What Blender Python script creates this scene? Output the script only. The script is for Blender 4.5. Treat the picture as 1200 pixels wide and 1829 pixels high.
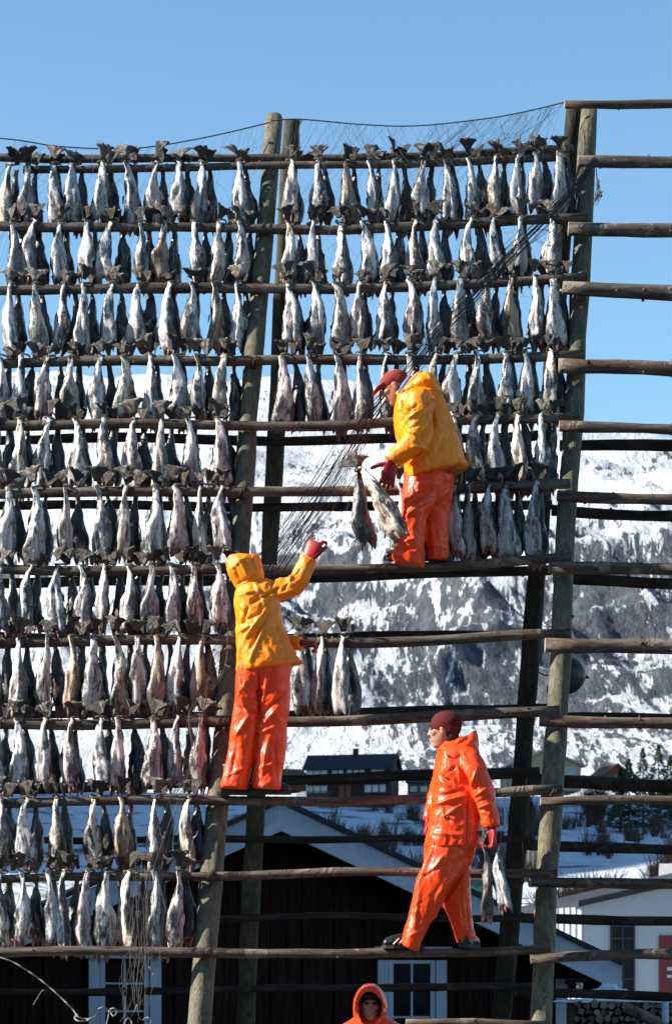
import bpy, bmesh, math, random
import numpy as np
from mathutils import Vector, Matrix, noise as mnoise

random.seed(7); rng = np.random.default_rng(11)
for o in list(bpy.data.objects): bpy.data.objects.remove(o)
scene = bpy.context.scene
COL = scene.collection
R = math.radians

# ------------------------------------------------------------------ camera, sky, sun, exposure
CAM_Z, FOC, HZ = 1.7, 4800.0, 1800.0      # eye height, focal length and horizon row in photo pixels
cam_d = bpy.data.cameras.new('camera'); cam = bpy.data.objects.new('camera', cam_d); COL.objects.link(cam)
cam.location = (0, 0, CAM_Z); cam.rotation_euler = (R(90), 0, 0)
cam_d.sensor_fit = 'VERTICAL'; cam_d.sensor_height = 36; cam_d.sensor_width = 24
cam_d.lens = FOC / 1829 * 36
cam_d.shift_y = (HZ - 914.5) / 1829
cam_d.dof.use_dof = True; cam_d.dof.focus_distance = 19.6; cam_d.dof.aperture_fstop = 8.0
cam_d.clip_start = 0.5; cam_d.clip_end = 20000
scene.camera = cam
scene.render.resolution_x = 671; scene.render.resolution_y = 1024

SUN_EL, SUN_AZ = R(31), R(81)            # azimuth measured from straight behind the camera towards the left
sun_dir = Vector((-math.sin(SUN_AZ) * math.cos(SUN_EL), -math.cos(SUN_AZ) * math.cos(SUN_EL), math.sin(SUN_EL)))
world = bpy.data.worlds.new('World'); scene.world = world; world.use_nodes = True
wn = world.node_tree; wn.nodes.clear()
sky = wn.nodes.new('ShaderNodeTexSky'); sky.sky_type = 'NISHITA'; sky.sun_disc = False
sky.sun_elevation = SUN_EL; sky.sun_rotation = math.atan2(sun_dir.x, sun_dir.y)
sky.air_density = 1.0; sky.dust_density = 0.0; sky.ozone_density = 2.2; sky.altitude = 0
bg = wn.nodes.new('ShaderNodeBackground'); bg.inputs[1].default_value = 0.073
wo = wn.nodes.new('ShaderNodeOutputWorld')
tint = wn.nodes.new('ShaderNodeMix'); tint.data_type = 'RGBA'; tint.blend_type = 'MULTIPLY'; tint.inputs[0].default_value = 1
tint.inputs[7].default_value = (0.90, 1.10, 1.12, 1)
wn.links.new(sky.outputs[0], tint.inputs[6]); wn.links.new(tint.outputs[2], bg.inputs[0]); wn.links.new(bg.outputs[0], wo.inputs[0])
sd = bpy.data.lights.new('sun', 'SUN'); sd.energy = 5.0; sd.angle = R(0.5); sd.color = (1.0, 0.93, 0.82)
sun = bpy.data.objects.new('sun', sd); COL.objects.link(sun)
sun.rotation_euler = sun_dir.to_track_quat('Z', 'Y').to_euler(); sun.location = (-30, -5, 30)
scene.view_settings.view_transform = 'Standard'; scene.view_settings.look = 'None'
scene.view_settings.gamma = 1; scene.view_settings.use_curve_mapping = False
scene.view_settings.exposure = 1.35

# ------------------------------------------------------------------ places in the real world
def at(px, py, Y):                        # the point Y metres away that the photo shows at px, py
    return Vector(((px - 600) * Y / FOC, Y, CAM_Z + (HZ - py) * Y / FOC))
FA, FB = 18.0, 0.4                        # front face of the rack leans away: Y = FA + FB*Z
def front(px, py, off=0.0):
    Y = (FA + off + FB * CAM_Z) / (1 - FB * (HZ - py) / FOC)
    return at(px, py, Y)
BA, BB = 25.36, -0.4                      # back face leans the other way
def back(px, py, off=0.0):
    Y = (BA + off + BB * CAM_Z) / (1 - BB * (HZ - py) / FOC)
    return at(px, py, Y)

# ------------------------------------------------------------------ object helpers
def tag(o, label=None, cat=None, group=None, kind=None):
    if label: o['label'] = label
    if cat: o['category'] = cat
    if group: o['group'] = group
    if kind: o['kind'] = kind
    return o
def link(o, parent=None):
    COL.objects.link(o)
    if parent is not None: o.parent = parent
    return o
def empty(name, loc=(0, 0, 0), rz=0.0):
    o = bpy.data.objects.new(name, None); COL.objects.link(o)
    o.location = loc; o.rotation_euler = (0, 0, rz); o.empty_display_size = 0.2
    return o
def mesh_obj(name, me, mat=None, parent=None, world=True):
    o = bpy.data.objects.new(name, me)
    if mat is not None and not me.materials: me.materials.append(mat)
    COL.objects.link(o)
    if parent is not None:
        o.parent = parent
        if world: o.matrix_parent_inverse = parent_inv(parent)
    return o
def parent_inv(p):
    m = Matrix.LocRotScale(p.location, p.rotation_euler, p.scale)
    if p.parent is not None:
        m = p.matrix_parent_inverse @ m
        m = Matrix.LocRotScale(p.parent.location, p.parent.rotation_euler, p.parent.scale) @ m
    return m.inverted()
def from_bm(name, bm, mat=None, parent=None, smooth=False, world=True):
    me = bpy.data.meshes.new(name); bm.normal_update(); bm.to_mesh(me); bm.free()
    if smooth:
        for p in me.polygons: p.use_smooth = True
    return mesh_obj(name, me, mat, parent, world)
def from_np(name, V, F, mat=None, parent=None, smooth=True, world=True):
    me = bpy.data.meshes.new(name)
    V = np.asarray(V, dtype=np.float32); F = np.asarray(F, dtype=np.int32)
    me.vertices.add(len(V)); me.vertices.foreach_set('co', V.ravel())
    k = F.shape[1]
    me.loops.add(F.size); me.loops.foreach_set('vertex_index', F.ravel())
    me.polygons.add(len(F)); me.polygons.foreach_set('loop_start', np.arange(0, F.size, k, dtype=np.int32))
    me.polygons.foreach_set('use_smooth', np.full(len(F), smooth))
    me.update(calc_edges=True); me.validate()
    return mesh_obj(name, me, mat, parent, world)
def box(bm, c, s, rot=None, taper=None):
    r = bmesh.ops.create_cube(bm, size=1.0)
    for v in r['verts']:
        v.co = Vector((v.co.x * s[0], v.co.y * s[1], v.co.z * s[2]))
        if rot is not None: v.co = rot @ v.co
        v.co += Vector(c)
    return r['verts']
def bx(name, x0, x1, y0, y1, z0, z1, mat, parent, bev=0.0, xf=None):
    bm = bmesh.new(); box(bm, ((x0 + x1) / 2, (y0 + y1) / 2, (z0 + z1) / 2), (abs(x1 - x0), abs(y1 - y0), abs(z1 - z0)))
    if bev: bmesh.ops.bevel(bm, geom=list(bm.edges), offset=bev, segments=1, affect='EDGES')
    if xf is not None: bm.transform(xf)
    return from_bm(name, bm, mat, parent)
def prism(bm, pts, y0, y1):               # pts (x, z) polygon pushed from y0 to y1
    a = [bm.verts.new((p[0], y0, p[1])) for p in pts]; b = [bm.verts.new((p[0], y1, p[1])) for p in pts]
    n = len(pts)
    bm.faces.new(a); bm.faces.new(b[::-1])
    for i in range(n): bm.faces.new((a[i], b[i], b[(i + 1) % n], a[(i + 1) % n]))
def tube_bm(bm, pts, rad, n=6, cap=True, jitter=0.0):
    pts = [Vector(p) for p in pts]; m = len(pts)
    if not isinstance(rad, (list, tuple)): rad = [rad] * m
    prev = None; rings = []
    for i in range(m):
        t = (pts[min(i + 1, m - 1)] - pts[max(i - 1, 0)])
        t = t.normalized() if t.length > 1e-9 else Vector((0, 0, 1))
        if prev is None:
            u = t.cross(Vector((0, 0, 1)))
            if u.length < 0.1: u = t.cross(Vector((0, 1, 0)))
        else: u = prev - t * prev.dot(t)
        u.normalize(); prev = u; w = t.cross(u)
        rings.append([bm.verts.new(pts[i] + (u * math.cos(2 * math.pi * k / n) + w * math.sin(2 * math.pi * k / n)) * rad[i] * (1 + random.uniform(-jitter, jitter))) for k in range(n)])
    for i in range(m - 1):
        for k in range(n):
            bm.faces.new((rings[i][k], rings[i][(k + 1) % n], rings[i + 1][(k + 1) % n], rings[i + 1][k]))
    if cap: bm.faces.new(rings[0][::-1]); bm.faces.new(rings[-1])
    return rings

# ------------------------------------------------------------------ materials
class NT:
    def __init__(s, name):
        s.m = bpy.data.materials.new(name); s.m.use_nodes = True; s.t = s.m.node_tree; s.n = s.t.nodes; s.n.clear()
        s.out = s.n.new('ShaderNodeOutputMaterial'); s.b = s.n.new('ShaderNodeBsdfPrincipled')
        s.t.links.new(s.b.outputs[0], s.out.inputs[0])
    def L(s, a, b): s.t.links.new(a, b)
    def coord(s, scale=(1, 1, 1), rot=(0, 0, 0), kind='Object'):
        tc = s.n.new('ShaderNodeTexCoord'); mp = s.n.new('ShaderNodeMapping')
        mp.inputs['Scale'].default_value = scale; mp.inputs['Rotation'].default_value = rot
        s.L(tc.outputs[kind], mp.inputs[0]); return mp.outputs[0]
    def noise(s, vec, scale=5, detail=4, rough=0.55, dist=0.0):
        x = s.n.new('ShaderNodeTexNoise'); x.inputs['Scale'].default_value = scale; x.inputs['Detail'].default_value = detail
        x.inputs['Roughness'].default_value = rough; x.inputs['Distortion'].default_value = dist
        s.L(vec, x.inputs['Vector']); return x.outputs[0]
    def ramp(s, fac, stops, interp='LINEAR'):
        r = s.n.new('ShaderNodeValToRGB'); e = r.color_ramp.elements; r.color_ramp.interpolation = interp
        while len(e) > 1: e.remove(e[-1])
        e[0].position = stops[0][0]; e[0].color = c4(stops[0][1])
        for p, c in stops[1:]:
            k = e.new(p); k.color = c4(c)
        s.L(fac, r.inputs[0]); return r.outputs[0]
    def mix(s, fac, a, b, mode='MIX'):
        x = s.n.new('ShaderNodeMix'); x.data_type = 'RGBA'; x.blend_type = mode
        for v, i in ((fac, 0), (a, 6), (b, 7)):
            if isinstance(v, (int, float)): x.inputs[i].default_value = v
            elif isinstance(v, tuple): x.inputs[i].default_value = c4(v)
            else: s.L(v, x.inputs[i])
        return x.outputs[2]
    def math(s, op, a, b=0.0, clamp=False):
        x = s.n.new('ShaderNodeMath'); x.operation = op; x.use_clamp = clamp
        for v, i in ((a, 0), (b, 1)):
            if isinstance(v, (int, float)): x.inputs[i].default_value = v
            else: s.L(v, x.inputs[i])
        return x.outputs[0]
    def attr(s, name):
        x = s.n.new('ShaderNodeAttribute'); x.attribute_name = name; return x
    def bump(s, h, strength=0.3, dist=0.01):
        x = s.n.new('ShaderNodeBump'); x.inputs['Strength'].default_value = strength; x.inputs['Distance'].default_value = dist
        s.L(h, x.inputs['Height']); s.L(x.outputs[0], s.b.inputs['Normal'])
    def set(s, color=None, rough=None, spec=None, metal=None):
        for k, v in (('Base Color', color), ('Roughness', rough), ('Specular IOR Level', spec), ('Metallic', metal)):
            if v is None: continue
            if isinstance(v, (int, float)): s.b.inputs[k].default_value = v
            elif isinstance(v, tuple): s.b.inputs[k].default_value = c4(v)
            else: s.L(v, s.b.inputs[k])
        return s
ALB = 0.78                                  # one scale for all surface colours, set with the exposure
def c4(c):
    if isinstance(c, (int, float)): return (c, c, c, 1)
    return tuple(x * ALB for x in c[:3]) + (1,)
def simple(name, c1, c2=None, rough=0.7, scale=6, spec=0.3, bump=0.0, stretch=(1, 1, 1), bdist=0.005, metal=0.0):
    k = NT(name); v = k.coord(stretch); nz = k.noise(v, scale, 5)
    if c2 is None: c2 = tuple(x * 0.75 for x in c1)
    k.set(k.ramp(nz, [(0.3, c1), (0.7, c2)]), rough, spec, metal)
    if bump: k.bump(k.noise(v, scale * 3, 4), bump, bdist)
    return k.m

def bark_mat(name, stretch, tint=(1, 1, 1), light=1.0):
    k = NT(name); v = k.coord(stretch); v2 = k.coord((1, 1, 1))
    t = lambda c: tuple(min(1, x * y * light * .62) for x, y in zip(c, tint))
    base = k.ramp(k.noise(v, 5, 6, 0.62), [(0.3, t((.055, .04, .03))), (0.45, t((.14, .105, .08))), (0.58, t((.24, .2, .16))), (0.72, t((.34, .29, .235)))])
    red = k.ramp(k.noise(v2, 7, 3, 0.6, 0.6), [(0.52, 0.0), (0.6, 1.0)])
    col = k.mix(k.math('MULTIPLY', red, 0.55), base, t((.17, .075, .042)))
    bare = k.ramp(k.noise(v2, 3.1, 4, 0.6, 1.2), [(0.60, 0.0), (0.64, 1.0)])
    col = k.mix(k.math('MULTIPLY', bare, 0.7), col, t((.42, .35, .27)))
    spots = k.ramp(k.noise(v2, 38, 2, 0.5), [(0.62, 0.0), (0.68, 1.0)])
    col = k.mix(k.math('MULTIPLY', spots, 0.8), col, t((.03, .022, .018)))
    k.set(col, 0.85, 0.2)
    k.bump(k.math('ADD', k.noise(v, 14, 5, 0.65), k.math('MULTIPLY', bare, -0.5)), 0.6, 0.012)
    return k.m
M = {}
M['rail'] = bark_mat('rail_bark', (0.55, 5, 5))
M['rail_grey'] = bark_mat('rail_weathered', (0.45, 6, 6), (0.95, 1.0, 1.05), 0.95)
M['rail_shade'] = bark_mat('rail_bark_shade_tone', (0.5, 5, 5), (0.8, 0.75, 0.75), 0.32)  # same bark darkened, the back face's shade put into its colour
k = NT('post_wood'); v = k.coord((7, 7, 0.6)); v2 = k.coord()
col = k.ramp(k.noise(v, 4, 6, 0.6), [(0.3, (.07, .06, .04)), (0.5, (.155, .138, .09)), (0.7, (.21, .19, .125))])
col = k.mix(k.math('MULTIPLY', k.ramp(k.noise(v2, 2.2, 4, 0.6), [(0.45, 0.0), (0.62, 1.0)]), 0.45), col, (.075, .08, .06))
crack = k.ramp(k.noise(k.coord((30, 30, 0.9)), 3, 3, 0.5), [(0.35, 1.0), (0.41, 0.0)])
col = k.mix(k.math('MULTIPLY', crack, 0.8), col, (.045, .04, .032))
k.set(col, 0.75, 0.25); k.bump(k.math('SUBTRACT', k.noise(v, 9, 5), crack), 0.5, 0.01); M['post'] = k.m
k = NT('post_wood_shade_tone'); v = k.coord((7, 7, 0.6)); k.set(k.ramp(k.noise(v, 4, 6, 0.6), [(0.3, (.012, .011, .009)), (0.55, (.03, .028, .021)), (0.75, (.06, .055, .04))]), .8, .2); k.bump(k.noise(v, 9, 5), .6, .01); M['post_shade'] = k.m  # post wood darkened for the back posts, their shade put into the colour
k = NT('post_wood_half_shade_tone'); v = k.coord((7, 7, 0.6)); k.set(k.ramp(k.noise(v, 4, 6, 0.6), [(0.3, (.03, .028, .02)), (0.55, (.07, .065, .045)), (0.75, (.12, .11, .08))]), .8, .2); k.bump(k.noise(v, 9, 5), .6, .01); M['post_half_shade'] = k.m  # middling copy of the post wood, part of the shade put into colour
M['endgrain'] = simple('cut_wood', (.42, .34, .24), (.3, .23, .16), 0.8, 20)
M['snow'] = None
# ------------------------------------------------------------------ land
def sstep(a, b, x):
    t = np.clip((x - a) / (b - a), 0, 1); return t * t * (3 - 2 * t)
def vnoise(x, y, seed=0):                  # value noise on numpy arrays, range -1..1
    xi = np.floor(x).astype(np.int64); yi = np.floor(y).astype(np.int64); fx = x - xi; fy = y - yi
    fx = fx * fx * (3 - 2 * fx); fy = fy * fy * (3 - 2 * fy)
    def h(a, b):
        n = (a * 374761393 + b * 668265263 + seed * 1442695041) & 0xFFFFFFFF
        n = ((n ^ (n >> 13)) * 1274126177) & 0xFFFFFFFF
        n = (n ^ (n >> 16)) & 0xFFFFFFFF
        return n / 2147483648.0 - 1
    a = h(xi, yi); b = h(xi + 1, yi); c = h(xi, yi + 1); d = h(xi + 1, yi + 1)
    return (a * (1 - fx) + b * fx) * (1 - fy) + (c * (1 - fx) + d * fx) * fy
def fbm(x, y, oct=5, seed=0, ridged=False):
    s = np.zeros_like(x); a = 0.5
    for i in range(oct):
        n = vnoise(x, y, seed + i * 17)
        s += a * ((1 - np.abs(n)) * 2 - 1 if ridged else n); x = x * 2.03 + 11.3; y = y * 2.03 - 7.1; a *= 0.52
    return s
PY = [0, 60, 130, 200, 300, 384, 430, 480, 560, 640, 720, 800, 900, 1050, 1250, 1500]
PZ = [0, 0.3, 2.1, 10, 20.4, 31.5, 34, 40, 62, 92, 122, 146, 176, 222, 285, 352]
def land_h(X, Y):
    X = np.asarray(X, dtype=float); Y = np.asarray(Y, dtype=float)
    z = np.interp(Y, PY, PZ)
    far = sstep(430, 620, Y)
    ridge_px = X / np.maximum(Y, 1) * FOC + 600
    top = np.interp(X, [-700, -187, 0, 100, 128, 150, 190, 400, 900], [420, 352, 347, 332, 308, 298, 295, 296, 340])
    z = z * (1 - sstep(900, 1500, Y)) + (z * top / 352.0) * sstep(900, 1500, Y)
    crag = fbm(X / 55 + Y / 160, Y / 70, 6, 3, True)
    z = z + far * crag * (9 + 8 * sstep(500, 650, Y) * (1 - sstep(760, 950, Y)))
    z = z + far * fbm(X / 14 + 5, Y / 16, 4, 9, True) * 2.6 * (1 - 0.7 * sstep(850, 1000, Y)) * (1 - sstep(1350, 1480, Y) * .8)
    mid = sstep(110, 180, Y) * (1 - sstep(430, 520, Y))
    z = z + mid * (fbm(X / 26, Y / 30, 5, 21) * 2.0)
    # unseen valley shoulder added at left, casting shade over the hillside
    sh = np.exp(-((X + 190 + Y * 0.05) / 75.0) ** 2) * sstep(150, 230, Y) * (1 - sstep(400, 500, Y)) * 155
    z = z + sh + near_bumps(X, Y)
    z = np.where(Y > 1500, z - (Y - 1500) * 0.35, z)
    return z
def near_bumps(X, Y):
    return (1 - sstep(90, 150, Y)) * fbm(X / 3.1, Y / 3.1, 4, 5) * 0.05
def land_pt(x, y): return Vector((x, y, float(land_h(np.array([x]), np.array([y]))[0])))

k = NT('snow'); v = k.coord()
k.set((.80, .82, .86), 0.55, 0.3); k.bump(k.noise(v, 6, 5), 0.3, 0.05); M['snow'] = k.m
k = NT('hillside_snow'); v = k.coord((1, 1, 1))
dirt = k.ramp(k.noise(v, 0.13, 8, 0.68, 0.4), [(0.53, 0.0), (0.59, 1.0)])
earth = k.ramp(k.noise(v, 1.2, 6, 0.7), [(0.35, (.035, .032, .03)), (0.65, (.11, .09, .075))])
k.set(k.mix(dirt, (.60, .65, .74), earth), 0.7, 0.2); k.bump(k.noise(v, 0.7, 7, 0.65), 0.7, 0.6); M['hill'] = k.m
k = NT('gravel_and_old_snow'); v = k.coord()
pt = k.ramp(k.noise(v, .35, 6, .6, .4), [(0.56, 0.0), (0.60, 1.0)])
k.set(k.mix(pt, k.ramp(k.noise(v, 14, 6, .7), [(.35, (.035, .033, .03)), (.65, (.10, .092, .08))]), (.66, .69, .74)), .85, .2); k.bump(k.noise(v, 25, 5), .6, .02); M['gravel'] = k.m
k = NT('mountain_snow_and_rock')
at_ = k.attr('rock'); dens = at_.outputs['Fac']
v1 = k.coord((1.0, 0.2, 0.22), (0, R(-32), 0)); v2 = k.coord((1, .5, 1))
n1 = k.noise(v1, 0.085, 9, 0.66, 0.9); n2 = k.noise(v2, 0.021, 4, 0.5, 0.3); n3 = k.noise(v1, 0.42, 7, 0.7, 0.4)
n4 = k.noise(v1, 1.3, 6, 0.7, 0.3)
f = k.math('ADD', k.math('ADD', k.math('MULTIPLY', n1, 0.36), k.math('MULTIPLY', n3, 0.44)), k.math('MULTIPLY', n4, 0.20))
f = k.math('ADD', f, k.math('MULTIPLY', k.math('SUBTRACT', n2, 0.5), 0.24))
f = k.math('ADD', f, dens)
mask = k.ramp(f, [(0.985, 0.0), (1.0, 0.75), (1.03, 1.0)])
rock = k.ramp(k.noise(k.coord((1, .5, .3), (0, R(-20), 0)), 0.55, 8, 0.7), [(0.3, (.022, .028, .042)), (0.5, (.07, .08, .105)), (0.7, (.15, .155, .17))])
k.set(k.mix(mask, (.64, .67, .72), rock), 0.7, 0.2)
hh = k.math('ADD', k.math('MULTIPLY', n1, 1.0), k.math('MULTIPLY', k.noise(v2, 0.6, 8, 0.65), 0.5))
k.bump(hh, 0.8, 5.0); M['mountain'] = k.m

def fan_land(name, y_list, p0, p1, nx, mat, rockattr=False):
    ys = np.array(y_list); us = np.linspace((p0 - 600) / FOC, (p1 - 600) / FOC, nx)
    U, Yg = np.meshgrid(us, ys); Xg = U * np.maximum(Yg, 60)
    Z = land_h(Xg, Yg)
    V = np.stack([Xg, Yg, Z], -1).reshape(-1, 3)
    ny = len(ys); i = np.arange(ny - 1)[:, None] * nx + np.arange(nx - 1)[None, :]
    F = np.stack([i, i + 1, i + nx + 1, i + nx], -1).reshape(-1, 4)
    o = from_np(name, V, F, mat)
    if rockattr:
        dZx = np.gradient(Z, axis=1) / np.gradient(Xg, axis=1); dZy = np.gradient(Z, axis=0) / np.gradient(Yg, axis=0)
        slope = np.sqrt(dZx ** 2 + dZy ** 2)
        alt = Z
        d = 0.358 + 0.116 * sstep(34, 48, alt) * (1 - sstep(92, 150, alt))
        d = d + np.clip((slope - 0.35) * 0.10, -0.01, 0.09)
        d = d - 0.10 * sstep(-10, -60, Xg) * (1 - sstep(60, 130, alt))
        d = np.where(Yg > 850, d + 0.04, d)
        a = o.data.attributes.new('rock', 'FLOAT', 'POINT'); a.data.foreach_set('value', d.ravel().astype(np.float32))
    return o
tag(fan_land('mountain', np.concatenate([np.linspace(430, 1000, 260), np.linspace(1004, 1500, 110), [1560, 1800]]), -3200, 3600, 620, M['mountain'], True), kind='structure')
tag(fan_land('hillside', np.concatenate([np.linspace(100, 432, 150)]), -9000, 6000, 420, M['hill']), kind='structure')
tag(fan_land('ground', np.concatenate([[-60, -30, -10, 0, 6], np.linspace(10, 60, 60), np.linspace(62, 101, 20)]), -9000, 9000, 300, M['gravel']), kind='structure')
bmg = bmesh.new()                          # the ground goes on to the horizon on every side
for (x0, y0, x1, y1) in ((-6000, -6000, 6000, -55), (-6000, -60, -110, 1700), (110, -60, 6000, 1700), (-6000, 1690, 6000, 9000)):
    n = 12
    vs = [[bmg.verts.new((x0 + (x1 - x0) * i / n, y0 + (y1 - y0) * j / n, -2.5)) for i in range(n + 1)] for j in range(n + 1)]
    for j in range(n):
        for i in range(n): bmg.faces.new((vs[j][i], vs[j][i + 1], vs[j + 1][i + 1], vs[j + 1][i]))
tag(from_bm('outer_ground', bmg, M['gravel']), kind='structure')
# ------------------------------------------------------------------ buildings
def gable_house(name, label, W, D, H, rise, loc, rz, wall, roofm, over=0.4, windows=(), doors=(), frame=None, glass=None, base=None, ridge='x', chimney=None, side_windows=(), group=None):
    """front wall on local y=0 facing -y, centred on x=0; ridge along 'x' or 'y'"""
    t = empty(name, loc, rz); tag(t, label, 'house', group)
    bm = bmesh.new()
    if ridge == 'y': prism(bm, [(-W / 2, 0), (W / 2, 0), (W / 2, H), (0, H + rise), (-W / 2, H)], 0, D)
    else:
        bmq = [(0, 0), (D, 0), (D, H), (D / 2, H + rise), (0, H)]
        a = [bm.verts.new((-W / 2, p[0], p[1])) for p in bmq]; b = [bm.verts.new((W / 2, p[0], p[1])) for p in bmq]
        bm.faces.new(a); bm.faces.new(b[::-1])
        for i in range(5): bm.faces.new((a[i], b[i], b[(i + 1) % 5], a[(i + 1) % 5]))
        bmesh.ops.recalc_face_normals(bm, faces=bm.faces)
    from_bm('wall', bm, wall, t, world=False)
    th = 0.22
    bm = bmesh.new(); span = W if ridge == 'y' else D; s = rise / (span / 2); o = over
    pr = [(-span / 2 - o, H - o * s), (0, H + rise), (span / 2 + o, H - o * s), (span / 2 + o, H - o * s + th), (0, H + rise + th), (-span / 2 - o, H - o * s + th)]
    if ridge == 'y': prism(bm, pr, -o, D + o)
    else:
        prism(bm, pr, -W / 2 - o, W / 2 + o)
        bm.transform(Matrix.Translation((0, D / 2, 0)) @ Matrix.Rotation(R(90), 4, 'Z'))
    bmesh.ops.recalc_face_normals(bm, faces=bm.faces)
    rf = from_bm('roof', bm, roofm, t, world=False)
    if chimney: bx('chimney', chimney - .35, chimney + .35, D / 2 - .3, D / 2 + .3, H + rise - .4, H + rise + 1.0, wall, rf)
    if chimney:
        ch = COL.objects[-1]; ch.matrix_parent_inverse = Matrix.Identity(4)
    for (x, z, w, h) in windows:
        bm = bmesh.new(); fw = max(0.06, w * .06)
        for (cx, cz, sx, sz) in ((x, z + h / 2 - fw / 2, w, fw), (x, z - h / 2 + fw / 2, w, fw), (x - w / 2 + fw / 2, z, fw, h - 2 * fw), (x + w / 2 - fw / 2, z, fw, h - 2 * fw)):
            box(bm, (cx, -0.05, cz), (sx, 0.12, sz))
        f = from_bm('window', bm, frame, t, world=False)
        p = bx('pane', x - w / 2 + fw, x + w / 2 - fw, -0.03, 0.02, z - h / 2 + fw, z + h / 2 - fw, glass, f); p.matrix_parent_inverse = Matrix.Identity(4)
    for (x, w, h, m) in doors:
        d = bx('door', x - w / 2, x + w / 2, -0.07, 0.02, 0.0, h, m, t, 0.01); d.matrix_parent_inverse = Matrix.Identity(4)
        hd = bx('handle', x + w * .32, x + w * .4, -0.13, -0.075, h * .45, h * .5, frame, d); hd.matrix_parent_inverse = Matrix.Identity(4)
    return t
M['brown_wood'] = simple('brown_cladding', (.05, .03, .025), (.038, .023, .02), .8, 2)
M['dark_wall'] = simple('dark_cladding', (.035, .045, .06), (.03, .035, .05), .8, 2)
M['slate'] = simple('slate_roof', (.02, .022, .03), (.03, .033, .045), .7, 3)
M['white_paint'] = simple('white_paint', (.5, .52, .55), (.42, .45, .5), .5, 4, .4)
M['dusty_blue'] = simple('pale_trim_paint', (.60, .64, .73), (.5, .54, .63), .6, 6, .4, .15, (1, 1, .2))
k = NT('window_glass'); k.set(k.ramp(k.noise(k.coord(), .6, 2), [(.4, (.25, .33, .38)), (.6, (.5, .56, .6))]), .12, .6); M['glass_bright'] = k.m
k = NT('dark_glass'); k.set(k.ramp(k.noise(k.coord(), 4, 3), [(.4, (.004, .005, .007)), (.6, (.010, .011, .014))]), .25, .12); M['glass_dark'] = k.m
M['red_door'] = simple('red_paint', (.16, .02, .02), (.12, .016, .018), .5, 4)
M['orange_door'] = simple('orange_brown_door', (.28, .08, .035), None, .6, 4)
M['cream'] = simple('cream_cladding', (.45, .38, .22), (.4, .33, .2), .8, 2)
M['green_wall'] = simple('green_cladding', (.10, .16, .11), None, .8, 2)
M['teal'] = simple('teal_metal', (.02, .16, .15), None, .6, 2)
M['brick_red'] = simple('rusty_roof', (.2, .07, .045), None, .8, 2)
M['grey_roof'] = simple('grey_metal_roof', (.42, .42, .42), (.36, .36, .37), .5, 2)

def ground_at(px, Y): 
    x = (px - 600) * Y / FOC; return land_pt(x, Y)
# large brown house on the hill; 13.2 px per metre at 364 m
YB = 366.0; s = YB / FOC
def hx(px): return (px - 628) * s
g = at(628, 1424, YB)
wins = []
for (a, b) in ((551, 563), (564, 576), (577, 589), (598, 607), (609, 618), (625, 634), (637, 646), (648, 657), (669, 680), (681, 692)):
    wins.append((hx((a + b) / 2), (1424 - 1379) * s, (b - a) * s, 13 * s))
for (a, b) in ((551, 563), (564, 576), (577, 589), (657, 669), (671, 682), (684, 695)):
    wins.append((hx((a + b) / 2), (1424 - 1409) * s, (b - a) * s, 13 * s))
house = gable_house('brown_house', 'long brown two storey house with dark hipped roof on the snowy hill behind the workers',
    (700 - 546) * s, 5.6, (1424 - 1371) * s, (1371 - 1347) * s, (g.x - 0.4, g.y, g.z), R(-12), M['brown_wood'], M['slate'], .5,
    [(x, z, w, h) for x, z, w, h in wins], [(hx(615), 9 * s, 22 * s, M['orange_door']), (hx(627), 9 * s, 22 * s, M['orange_door'])], M['white_paint'], M['glass_bright'], chimney=0.4)
b = bx('balcony', hx(548), hx(700), -1.0, 0.0, (1424 - 1397) * s, (1424 - 1391) * s, M['brown_wood'], house); b.matrix_parent_inverse = Matrix.Identity(4)
fo = bx('foundation', hx(546), hx(700), 0.02, 5.5, -4, 0.0, M['dark_wall'], house); fo.matrix_parent_inverse = Matrix.Identity(4)
for q in range(26):
    x = hx(540) + q * 0.18
    b = bx('fence_picket', x, x + .08, -2.4, -2.34, -.6, .8, M['brick_red'], house); b.matrix_parent_inverse = Matrix.Identity(4)
g = at(757, 1422, 372)
gable_house('green_house', 'low green house with wide pale windows right of the large brown house', 60 * s, 5, 24 * s, 8 * s, g, R(-5), M['green_wall'], M['slate'], .3,
    [((q - 1) * 19 * s, 13 * s, 15 * s, 12 * s) for q in range(3)], (), M['green_wall'], M['glass_bright'])
g = at(975, 1412, 330); s2 = 330 / FOC
gable_house('cream_house', 'cream yellow house with a big pale window behind the right-hand post', 126 * s2, 7, 46 * s2, 26 * s2, (g.x, g.y, g.z), R(8), M['cream'], M['grey_roof'], .5,
    [(44 * s2, 32 * s2, 24 * s2, 20 * s2), (12 * s2, 32 * s2, 20 * s2, 20 * s2)], (), M['white_paint'], M['glass_bright'], ridge='y')
g = at(1102, 1402, 350); s2 = 350 / FOC
gable_house('red_roof_house', 'small house with rusty red gable half hidden by spruces', 46 * s2, 6, 18 * s2, 18 * s2, g, R(15), M['brick_red'], M['brick_red'], .3, [(0, 14 * s2, 9 * s2, 7 * s2)], (), M['white_paint'], M['glass_bright'], ridge='y')
g = at(528, 1412, 380)
gable_house('pink_house', 'small pinkish red house just left of the long brown house', 42 * s, 5, 26 * s, 14 * s, g, R(20), M['brick_red'], M['brick_red'], .3, [(5 * s, 18 * s, 8 * s, 8 * s)], (), M['white_paint'], M['glass_bright'])
g = at(856, 1598, 150); s2 = 150 / FOC
gable_house('teal_shed', 'small teal shed behind the fish held by the walking worker', 34 * s2, 3, 20 * s2, 8 * s2, g, 0, M['teal'], M['slate'], .15, [(0, 12 * s2, 6 * s2, 5 * s2)], (), M['teal'], M['glass_dark'])
g = at(1232, 1620, 160); s2 = 160 / FOC
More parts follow.
